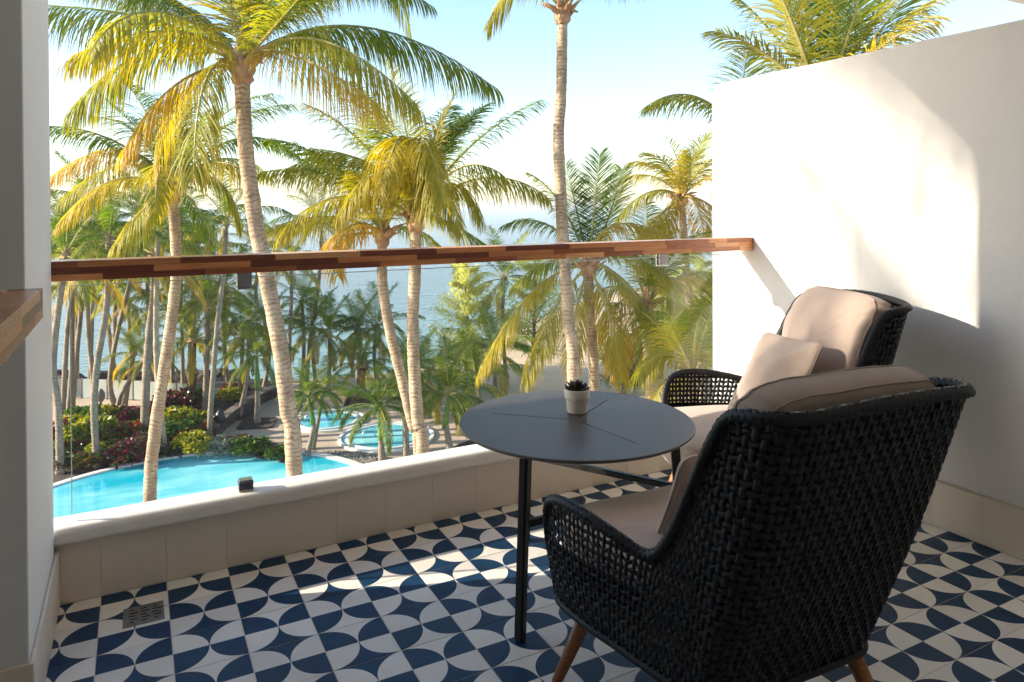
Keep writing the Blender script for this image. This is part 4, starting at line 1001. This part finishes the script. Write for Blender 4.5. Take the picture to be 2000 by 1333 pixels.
PL = [
 ('thin palm with upright dark crown just left of the thick curving trunk', 442, 435, (408, 872), dict(mids=((412, 790), (424, 640), (436, 540)), size=1.15)),
 ('palm with bent grey trunk standing in the shrubs at the far left', 212, 470, (190, 912), dict(mids=((184, 800), (190, 710), (208, 600)), size=1.15, rr=.15)),
 ('grey palm trunk hugging the left pier beside the pool edge', 128, 500, (118, 925), dict(mids=((114, 800), (104, 700)), size=1.1, rr=.15)),
 ('palm leaning right with its foot near the left pier, crossing the sea', 146, 560, (122, 830), dict(mids=((128, 700), (134, 620)), size=1.0)),
 ('straight thin palm left of a pair rising from the light terrace', 142, 470, (133, 822), dict(mids=((140, 720), (141, 600)), size=1.1)),
 ('thin palm bowed outward right beside the pair on the light terrace', 158, 478, (140, 815), dict(mids=((150, 690), (158, 600)), size=1.0)),
 ('slim palm with an S-curved trunk behind the big yellow croton', 172, 530, (180, 845), dict(mids=((182, 750), (172, 640)), size=.9)),
 ('palm leaning strongly to the right over the terrace at the left', 262, 520, (225, 798), dict(mids=((215, 740), (232, 640)), size=1.0, dd=None)),
 ('stout palm trunk in the croton bed left of the curved pale trunk', 300, 500, (283, 868), dict(mids=((284, 780), (291, 660), (300, 580)), size=1.25, rr=.20)),
 ('whitish straight palm trunk just behind the curved pale trunk', 308, 462, (322, 892), dict(mids=((308, 740), (305, 620)), size=1.15, rr=.14, tm='trunk')),
 ('short leaning palm with green crown on the light terrace', 283, 705, (228, 806), dict(mids=((240, 765),), size=.75, nf=12)),
 ('second short leaning palm on the light terrace with low crown', 262, 690, (243, 795), dict(mids=((252, 745),), size=.8, nf=12)),
 ('squat dark-trunked palm with brownish crown in front of the rocks', 376, 665, (374, 806), dict(size=1.0, tm='trunk_dark', rr=.26, nf=20)),
 ('palm with straight dark trunk right of the squat dark palm', 404, 600, (400, 812), dict(mids=((403, 720),), size=1.0, rr=.16)),
 ('slim palm leaning above the curved lava wall', 488, 630, (466, 815), dict(mids=((482, 740),), size=.95)),
 ('thin straight palm at the end of the curved lava wall', 474, 660, (468, 770), dict(mids=((472, 720),), size=.9)),
 ('green-stemmed palm planted in a stone square on the terrace', 501, 700, (503, 828), dict(kind='royal', size=1.07, rr=.15, nf=18)),
 ('tall palm partly hidden by the thick curving trunk, its husk over the sea', 508, 495, (560, 770), dict(mids=((520, 640), (500, 580)), size=1.0)),
 ('palm with a swollen neck right of the thick curving trunk', 569, 515, (566, 775), dict(mids=((565, 680), (569, 590)), size=1.0, rr=.13)),
 ('slender palm reaching the horizon right of the thick curving trunk', 628, 440, (598, 760), dict(mids=((606, 660), (622, 560)), size=1.15)),
 ('bright upright palm crown against the sea left of the twin palms', 644, 655, (640, 770), dict(size=1.15, rr=.14)),
 ('young bright green palm with slim stem next to the thick curving trunk', 602, 775, (599, 893), dict(kind='royal', size=0.82, rr=.11, nf=16)),
 ('small leaning palm beside the smaller whirlpool', 632, 760, (611, 878), dict(kind='royal', size=0.78, rr=.10, nf=15, mids=((618, 840),))),
 ('green-stemmed royal palm in front of the larger whirlpool', 740, 795, (746, 902), dict(kind='royal', size=1.11, rr=.13, nf=20, mids=((744, 850),))),
 ('brown-stemmed palm in front of the larger whirlpool left of the twin trunks', 792, 740, (794, 900), dict(kind='royal', size=0.82, rr=.14, nf=10, mids=((792, 830),))),
 ('green-stemmed royal palm right of the twin trunks near the table edge', 877, 770, (880, 885), dict(kind='royal', size=1.23, rr=.14, nf=22)),
 ('squat palm in a square planter behind the whirlpools', 706, 715, (706, 780), dict(size=0.78, tm='trunk_dark', rr=.28, nf=20, kind='royal2')),
 ('dark green palm crown over the shore left of the twin palms', 697, 650, (690, 752), dict(size=1.1, nf=18)),
 ('low palm right of the whirlpools before the pale hillside', 930, 745, (928, 830), dict(size=1.15, nf=16)),
 ('thin palm with dark spreading crown and pale stem right of the feathery tree', 983, 545, (990, 755), dict(mids=((982, 640),), size=1.25)),
 ('dark green palm crowding the left edge above the handrail', 128, 455, (150, 770), dict(size=1.1)),
 ('dark green palm left of centre above the handrail in the dense grove', 285, 440, (300, 762), dict(size=1.35, nf=18)),
 ('dark palm crown touching the handrail left of the curved pale trunk', 205, 455, (230, 764), dict(size=1.2, nf=18)),
 ('dense green palm right behind the curved pale trunk at the handrail', 385, 490, (375, 765), dict(size=1.15, nf=18)),
 ('palm crown hanging low in the shade right of the curved pale trunk', 410, 580, (398, 780), dict(size=1.05, nf=18)),
 ('green palm below the handrail clamp over the sea', 520, 640, (515, 762), dict(size=1.05, nf=18)),
 ('palm in the shade at the far left shore', 330, 610, (338, 775), dict(size=1.2, nf=18)),
 ('shaded palm beneath the grove left of the squat dark palm', 250, 590, (262, 770), dict(size=1.0, nf=16)),
 ('shaded green palm crown left of the stout trunk', 225, 560, (215, 768), dict(size=.9, nf=14)),
 ('light green palm low beside the far armchair', 1330, 640, (1335, 800), dict(size=1.3, nf=18)),
 ('dark green palm crown low behind the larger whirlpool', 815, 720, (818, 790), dict(size=0.94, nf=20, kind='royal2')),
 ('bushy green palm left of the royal palm by the table edge', 835, 745, (838, 815), dict(size=0.90, nf=20, kind='royal2')),
 ('olive palm crown at the waterline right of the leaning twin', 735, 640, (738, 752), dict(size=1.1, nf=18)),
 ('green palm crown behind the young bright green palm', 610, 640, (618, 758), dict(size=1.0, nf=18)),
 ('shaded palm crown just right of the thick trunk over the shore', 590, 590, (590, 752), dict(size=.95, nf=16)),
 ('tall shaded palm between the stout trunk and the pier', 175, 400, (175, 760), dict(size=1.25, nf=18)),
 ('tall dark palm behind the curved pale trunk in the back row', 355, 430, (358, 755), dict(size=1.25, nf=18)),
 ('dark palm at the back row under the thin upright crown', 440, 560, (445, 752), dict(size=1.1, nf=18)),
 ('olive palm beside the dark bushy tree', 965, 690, (968, 775), dict(size=1.2, nf=18)),
]
for i, (lab, cx, cy, base, kw) in enumerate(PL):
    kw = dict(kw)
    palm(lab, cx, cy, base, seed=i, group='palms of the hotel garden', **kw)
# a palm of the same garden just outside the frame at the left; it shades the right wall
def side_palm(label, dist, hz, seed, off=0):
    q = Vector((3.0, -.45+off, 1.25)); C0 = q-SUN_DIR*dist+Vector((0, 0, hz)); B = Vector((C0.x-.8, C0.y+.3, GZ)); r_ = random.Random(seed)
    root = empty('palm_tree', B, label=label, cat='palm tree', group='palms of the hotel garden')
    trunk(root, [B, B.lerp(C0, .5)+Vector((.3, -.2, 0)), C0], .14, .11, M['trunk'], 12, .12, seed)
    for k in range(26):
        i = min(5, int(5.6*(k+.5)/26)); o = link('frond', fr_var('coco', i), root)
        o.matrix_basis = Matrix.Translation(C0) @ Matrix.Rotation(k*2.39996+.4*seed, 4, 'Z') @ Matrix.Scale(1.25*r_.uniform(.9, 1.1), 4)
    for o in root.children: o.matrix_basis = Matrix.Translation(-B) @ o.matrix_basis
side_palm('coconut palm standing left outside the view beyond the pier', 20, 1.0, 3, 0.85)

# ---------------------------------------------------------------- feathery trees
def feather_tree(label, cx, cy_top, base, hw, n, seed, tint=.7, mname='feather', dens=1):
    B = onz(base[0], base[1], GZ); d = (B-CAM).dot(_f); T_ = at(cx, cy_top, d); H = T_.z-B.z; wv = hw/1400*d; r_ = random.Random(seed)
    root = empty('feathery_tree', B, label=label, cat='tree', group='feathery trees by the shore')
    P = [Vector((0, 0, 0)), Vector((.2, .1, H*.4)), Vector((T_.x-B.x, T_.y-B.y, H*.96))]; P = catmull(P, 6)
    tube('trunk', P, [.16*(1-i/len(P))+.02 for i in range(len(P))], M['bark'], root, 8)
    V, F, T = [], [], []; BV, BF = [], []
    nb = 34
    for b in range(nb):
        u = .22+.76*(b+.5)/nb; s = P[min(len(P)-1, int(u*(len(P)-1)))]; a = b*2.4+r_.uniform(-.5, .5)
        L = wv*(1.15-.75*abs(u-.5)*1.6)*r_.uniform(.6, 1.15); e = s+Vector((cos(a)*L, sin(a)*L, L*r_.uniform(.25, .9)))
        m_ = s.lerp(e, .5)+Vector((0, 0, L*.08)); path = bez(s, m_, e, 5); v, f, _ = tube_vf(path, [.045, .036, .028, .02, .012, .006], 4)
        o0 = len(BV); BV += v; BF += [tuple(q+o0 for q in ff) for ff in f]
        for k in range(int(n/nb)):
            t = r_.uniform(.25, 1.08); p = s.lerp(e, t)+Vector((r_.gauss(0, .16), r_.gauss(0, .16), r_.gauss(0, .13)))*L*.9
            dd_ = Vector((r_.gauss(0, 1), r_.gauss(0, 1), r_.gauss(-.2, .7))).normalized(); l = r_.uniform(.16, .38); w = dd_.orthogonal().normalized()*.020*dens
            i0 = len(V); V += [p-w, p+w, p+dd_*l+Vector((0, 0, -l*.25))]; F.append((i0, i0+1, i0+2)); tv = tint+r_.uniform(-.25, .25); T += [tv]*3
    mesh('branches', BV, BF, M['bark'], root, True)
    mesh('foliage', V, F, M[mname], root, tint=T)
feather_tree('feathery yellow-green tree against the sea in the middle', 905, 500, (910, 765), 58, 9000, 5, .85, dens=1.6)
feather_tree('wispy pale tree right of the yellow-green one', 1045, 470, (1040, 745), 60, 8000, 6, .65, dens=1.6)
feather_tree('small dark pine-like tree behind the table on the pale slope', 1215, 650, (1218, 775), 50, 6000, 8, .10, dens=1.6)
feather_tree('wispy green tree beyond the armchair beside the wall', 1365, 480, (1370, 760), 50, 8000, 10, .6, dens=1.6)
feather_tree('pale feathery tree at the right end of the sea', 1290, 520, (1290, 740), 60, 8000, 11, .8, dens=1.6)

# ---------------------------------------------------------------- shrubs
shr = {}
def shrub_mesh(key, tints, n, leaf, seed):
    if key in shr: return shr[key]
    r_ = random.Random(seed); V, F, T = [], [], []
    lobes = [(Vector((r_.uniform(-.55, .55), r_.uniform(-.55, .55), r_.uniform(.25, .75))), r_.uniform(.3, .5)) for _ in range(9)]
    for i in range(n):
        c, R = r_.choice(lobes); dd_ = Vector((r_.gauss(0, 1), r_.gauss(0, 1), abs(r_.gauss(0, 1))+.0)).normalized(); p = c+dd_*R*r_.uniform(.75, 1.05); p.z = max(.03, p.z)
        ax = (dd_+Vector((r_.gauss(0, .5), r_.gauss(0, .5), r_.gauss(.2, .5)))).normalized(); w = ax.cross(Vector((r_.gauss(0, 1), r_.gauss(0, 1), .3))).normalized()*leaf*.36; l = leaf*r_.uniform(.7, 1.3)
        i0 = len(V); V += [p, p+ax*l*.45+w, p+ax*l-Vector((0, 0, l*.2)), p+ax*l*.45-w]; F.append((i0, i0+1, i0+2, i0+3)); tv = r_.choice(tints)+r_.uniform(-.06, .06); T += [tv]*4
    me = bpy.data.meshes.new('foliage'); me.from_pydata([tuple(v) for v in V], [], F); me.materials.append(M['silver'] if key == 'silver' else M['croton'])
    a = me.attributes.new('tint', 'FLOAT', 'POINT'); a.data.foreach_set('value', T); shr[key] = me; return me
KIND = dict(yellow=((.12, .25, .35, .5), 1300, .20, 1), gold=((.3, .5, .5, .42), 1200, .18, 2), green=((.05, .15, .25, .3), 1300, .20, 3), red=((.8, .95, .7, .1, .15), 1300, .20, 4), purple=((.98, .95, .9, .1), 1300, .20, 5), mixed=((.05, .2, .3, .5, .8, .95), 1300, .20, 6), dark=((.02, .1, .97), 800, .2, 7), orange=((.62, .66, .55), 500, .16, 9), silver=((.5, .8, 1.), 900, .12, 8))
SH = [('gold', 'bright yellow bush on top of the curved lava wall', 452, 786, .9, .7), ('yellow', 'big lime and yellow croton nearest the pool at the left', 165, 880, 1.25, 1.3), ('yellow', 'lime croton leaning on the left end of the bed', 150, 850, .9, .9), ('mixed', 'many-coloured croton against the left pier', 125, 872, 1.0, 1.0),
 ('green', 'green bush at the upper left of the bed', 165, 835, 1.0, .9), ('mixed', 'mixed croton with orange leaves left of the bent trunk', 140, 895, .8, .8), ('yellow', 'yellow-green croton right of the bent grey trunk', 222, 842, 1.1, 1.0), ('purple', 'dark purple bush at the back of the bed', 243, 838, 1.1, .9),
 ('red', 'red croton in the middle of the bed', 240, 872, 1.2, .9), ('dark', 'dark green bush in front of the red croton', 222, 905, 1.1, .7), ('purple', 'purple low bush by the pool rim', 265, 905, 1.2, .9), ('mixed', 'croton with yellow edge left of the red one', 212, 880, .8, .8),
 ('green', 'dark green bush behind the curved pale trunk', 345, 872, 1.2, 1.0), ('yellow', 'lime croton behind the curved pale trunk', 365, 850, 1.3, 1.2), ('purple', 'dark purple bush above the curved pale trunk', 340, 812, 1.2, 1.1), ('green', 'green and yellow bush at the corner of the lava wall', 386, 800, 1.0, 1.0),
 ('gold', 'bright yellow croton at the pool edge left of the thin trunk', 380, 890, 1.05, .95), ('red', 'red-tinged croton in the heap right of the curved trunk', 372, 872, 1.0, .8), ('silver', 'silvery low bush at the foot of the thin trunk', 423, 893, .9, .75), ('silver', 'second silvery bush toward the agave', 455, 893, .8, .6),
 ('green', 'spiky green bush at the pool edge', 487, 893, .9, .7), ('orange', 'small orange flowering bush at the pool edge', 508, 889, .65, .5), ('red', 'low red bush along the terrace kerb', 455, 877, .9, .45), ('green', 'low green plant at the foot of the thick curving trunk', 545, 900, .7, .5),
 ('dark', 'dark bush filling the left front of the bed', 132, 915, 1.0, .6), ('mixed', 'small croton beside the pool rim left', 172, 915, .8, .5), ('dark', 'dark low bush under the curved pale trunk', 320, 890, 1.1, .5), ('red', 'reddish bush behind the bright yellow one on the wall', 460, 770, .8, .5), ('yellow', 'small lime plant at the left of the pool', 200, 900, .7, .7), ('mixed', 'croton clump left of the stout trunk', 262, 862, .8, .8)]
for key, lab, x, y, w, h in SH:
    p = onz(x, y, GZ+.03); t_, n_, lf, sd_ = KIND[key]
    o = empty('shrub', p, rnd.uniform(0, 6), label=lab, cat='shrub', group='colourful shrubs of the planting bed')
    f_ = link('foliage', shrub_mesh(key, t_, n_, lf, sd_), o); f_.scale = (w, w, h)
    tube('stem', [Vector((0, 0, 0)), Vector((.03, .02, h*.4))], [.04, .02], M['bark'], o, 6)

# ---------------------------------------------------------------- rocks, walls, fence, lamps
rockm = mottled('lava_rock', (.028, .024, .022), (.075, .062, .052), 2.5, .95, 1, .08, 6)
def rock(x, y, s, seed, z=None, lab='dark lava boulder among the rocks along the shore', name='lava_rock', m=None):
    p = onz(x, y, GZ) if z is None else onz(x, y, z); r_ = random.Random(seed); bm = bmesh.new(); bmesh.ops.create_icosphere(bm, subdivisions=3, radius=1)
    o3 = Vector((seed*3.1, seed*1.7, 0)); sc_ = Vector((s*r_.uniform(.8, 1.4), s*r_.uniform(.7, 1.1), s*r_.uniform(.5, .8)))
    for v in bm.verts:
        f = 1+.45*noise.noise(v.co*1.3+o3)+.22*noise.noise(v.co*3.1+o3); v.co = Vector((v.co.x*sc_.x, v.co.y*sc_.y, v.co.z*sc_.z))*f
    o = from_bm(name, bm, m or rockm, loc=p); tag(o, lab, 'rock', 'lava rocks along the shore'); return o
RK = [(60, 738, 1.0), (118, 738, .8), (128, 744, .7), (152, 744, .5), (250, 742, .9), (268, 738, .7), (345, 745, .8), (362, 744, .9), (380, 742, .8), (395, 745, .9), (412, 742, .9), (430, 744, 1.0), (450, 743, .8), (470, 748, .6), (28, 742, 1.0), (205, 740, .8)]
ORD = ['leftmost', 'second', 'third', 'fourth', 'fifth', 'sixth', 'seventh', 'eighth', 'ninth', 'tenth', 'eleventh', 'twelfth', 'thirteenth', 'fourteenth', 'fifteenth', 'sixteenth']
for i, (x, y, s) in enumerate(sorted(RK)): rock(x, y, s, i+1, lab='%s dark lava boulder on the shore, counted from the left pier' % ORD[i])
for i, (x, y, s, lab) in enumerate([(118, 905, .55, 'dark boulder at the left end of the planting bed'), (135, 893, .6, 'brownish boulder behind the dark one at the left end of the bed'), (527, 885, .5, 'brown boulder beside the orange flowering bush'), (515, 895, .45, 'flat dark stone at the pool edge'), (345, 895, .4, 'small grey stone right of the curved pale trunk at the pool'), (905, 875, .35, 'rounded grey stone on the terrace by the table edge'), (920, 870, .3, 'pale stone on the terrace at the table edge'), (560, 905, .35, 'dark kerb stone under the thick curving trunk')]):
    rock(x, y, s, 40+i, lab=lab, name='boulder')
# curved lava wall
wm = mottled('lava_wall', (.050, .036, .034), (.095, .07, .062), 3, .95, .8, .04, 9)
def curved_wall():
    px = [(414, 862), (436, 838), (470, 812), (512, 787), (557, 768)]; P = catmull([onz(x, y, GZ).to_3d() for x, y in px], 8); root = empty('lava_wall', P[0], label='low curved wall of dark lava blocks beside the terrace path', cat='wall')
    tot = 0; r_ = random.Random(3); pts = []
    for i in range(len(P)-1):
        a, b = P[i]-P[0], P[i+1]-P[0]; t = (b-a); nrm = Vector((-t.y, t.x, 0)).normalized()
        for row in range(3):
            z0 = row*.19; bm = bmesh.new(); j = r_.uniform(-.02, .02)
            q = [a+nrm*(.19+j), b+nrm*(.19+j), b-nrm*(.19+j), a-nrm*(.19+j)]; q = [v.lerp(sum(q, Vector())/4, .03) for v in q]
            vs = [bm.verts.new((v.x, v.y, z0+.008)) for v in q]+[bm.verts.new((v.x, v.y, z0+.182)) for v in q]
            for f in ((3, 2, 1, 0), (4, 5, 6, 7), (0, 1, 5, 4), (1, 2, 6, 5), (2, 3, 7, 6), (3, 0, 4, 7)): bm.faces.new([vs[k] for k in f])
            from_bm('stone_block', bm, wm, root)
    V, F, _ = [], [], 0
    for p in P:
        i = P.index(p); t = (P[min(i+1, len(P)-1)]-P[max(0, i-1)]); nrm = Vector((-t.y, t.x, 0)).normalized(); q = p-P[0]
        V += [q+nrm*.24+Vector((0, 0, .572)), q-nrm*.24+Vector((0, 0, .572)), q-nrm*.24+Vector((0, 0, .64)), q+nrm*.24+Vector((0, 0, .64))]
    for i in range(len(P)-1):
        for k in range(4): F.append((i*4+k, i*4+(k+1) % 4, i*4+4+(k+1) % 4, i*4+4+k))
    F += [(0, 1, 2, 3), tuple(len(V)-4+k for k in (3, 2, 1, 0))]
    mesh('coping', V, F, mottled('wall_cap', (.16, .13, .115), (.10, .08, .07), 3, .9, .4, .02), root)
curved_wall()
# screen fence of pale panels at the back of the terrace
def fence(label, px, h, m, post, nm='terrace_fence'):
    P = [onz(x, y, GZ) for x, y in px]; root = empty(nm, P[0], label=label, cat='fence')
    for i in range(len(P)-1):
        a, b = P[i]-P[0], P[i+1]-P[0]; L = (b-a).length; n = max(1, int(L/1.6))
        for k in range(n):
            p, q = a.lerp(b, k/n), a.lerp(b, (k+1)/n); ang = atan2(q.y-p.y, q.x-p.x); l = (q-p).length
            o = box('panel', .04, l-.04, -.015, .015, .08, h, m, root); o.location = p; o.rotation_euler = (0, 0, ang)
            o = box('post', -.035, .035, -.035, .035, 0, h+.05, post, root); o.location = p; o.rotation_euler = (0, 0, ang)
pm = mottled('frosted_panel', (.40, .43, .40), (.30, .33, .30), .6, .25, .2, .02, 3)
fence('long pale screen fence along the shore side of the terrace', [(-60, 790), (60, 783), (160, 779), (260, 783), (345, 789), (372, 792)], 1.15, pm, mat('fence_post', (.10, .09, .08), .6))
fence('low white wall-like fence behind the whirlpools', [(640, 758), (760, 768), (860, 771), (905, 768)], .75, mottled('white_fence', (.62, .60, .57), (.5, .49, .47), 1, .6, .1, .01), mat('fence_post_dark', (.05, .045, .04), .6), 'white_fence')
# egg-shaped garden lamps
def lamp(x, y, s, label, m):
    o = empty('garden_lamp', onz(x, y, GZ+.02), label=label, cat='garden lamp', group='egg-shaped garden lamps on stands')
    lathe('stand', [(.16*s, 0), (.17*s, .03*s), (.06*s, .06*s), (.05*s, .30*s), (.09*s, .34*s), (.05*s, .38*s)], m, o, 16)
    lathe('lantern', [(.04*s, .38*s), (.14*s, .48*s), (.24*s, .66*s), (.27*s, .86*s), (.23*s, 1.06*s), (.15*s, 1.2*s), (.07*s, 1.27*s), (.02*s, 1.32*s)], m, o, 18)
lamp(430, 850, .95, 'black egg-shaped lamp standing at the foot of the curved lava wall', mat('lamp_black', (.02, .02, .022), .35))
lamp(197, 799, .85, 'grey egg-shaped lamp on the light terrace at the left', mat('lamp_grey', (.13, .13, .12), .4))
# stone squares round palm feet
def kerb(x, y, s, label):
    o = empty('tree_kerb', onz(x, y, GZ+.021), radians(-20), label=label, cat='kerb', group='square stone kerbs around palm feet')
    box('bed', -s, s, -s, s, .0, .03, bedm, o)
    for a in range(4):
        for k in range(4):
            b = box('kerb_stone', -s+k*s/2+.01, -s+(k+1)*s/2-.01, s, s+.10, .0, .10, wm, o, .01); b.rotation_euler = (0, 0, a*pi/2)
kerb(503, 829, .75, 'stone square round the green-stemmed palm on the terrace')
kerb(467, 813, .7, 'stone square with red soil by the curved lava wall')
kerb(706, 784, .8, 'stone square round the squat palm behind the whirlpools')

# ---------------------------------------------------------------- sea haze
hz = box('haze', -1500, 1500, -300, 2600, -12.2, 16, bpy.data.materials.new('haze_air')); tag(hz, kind='stuff')
hm = hz.data.materials[0]; hm.use_nodes = True; hn = hm.node_tree; hn.nodes.clear()
ho = hn.nodes.new('ShaderNodeOutputMaterial'); hv = hn.nodes.new('ShaderNodeVolumePrincipled'); hv.inputs['Color'].default_value = (.93, .96, 1, 1); hv.inputs['Density'].default_value = .00028; hv.inputs['Anisotropy'].default_value = .2
hn.links.new(hv.outputs[0], ho.inputs['Volume'])
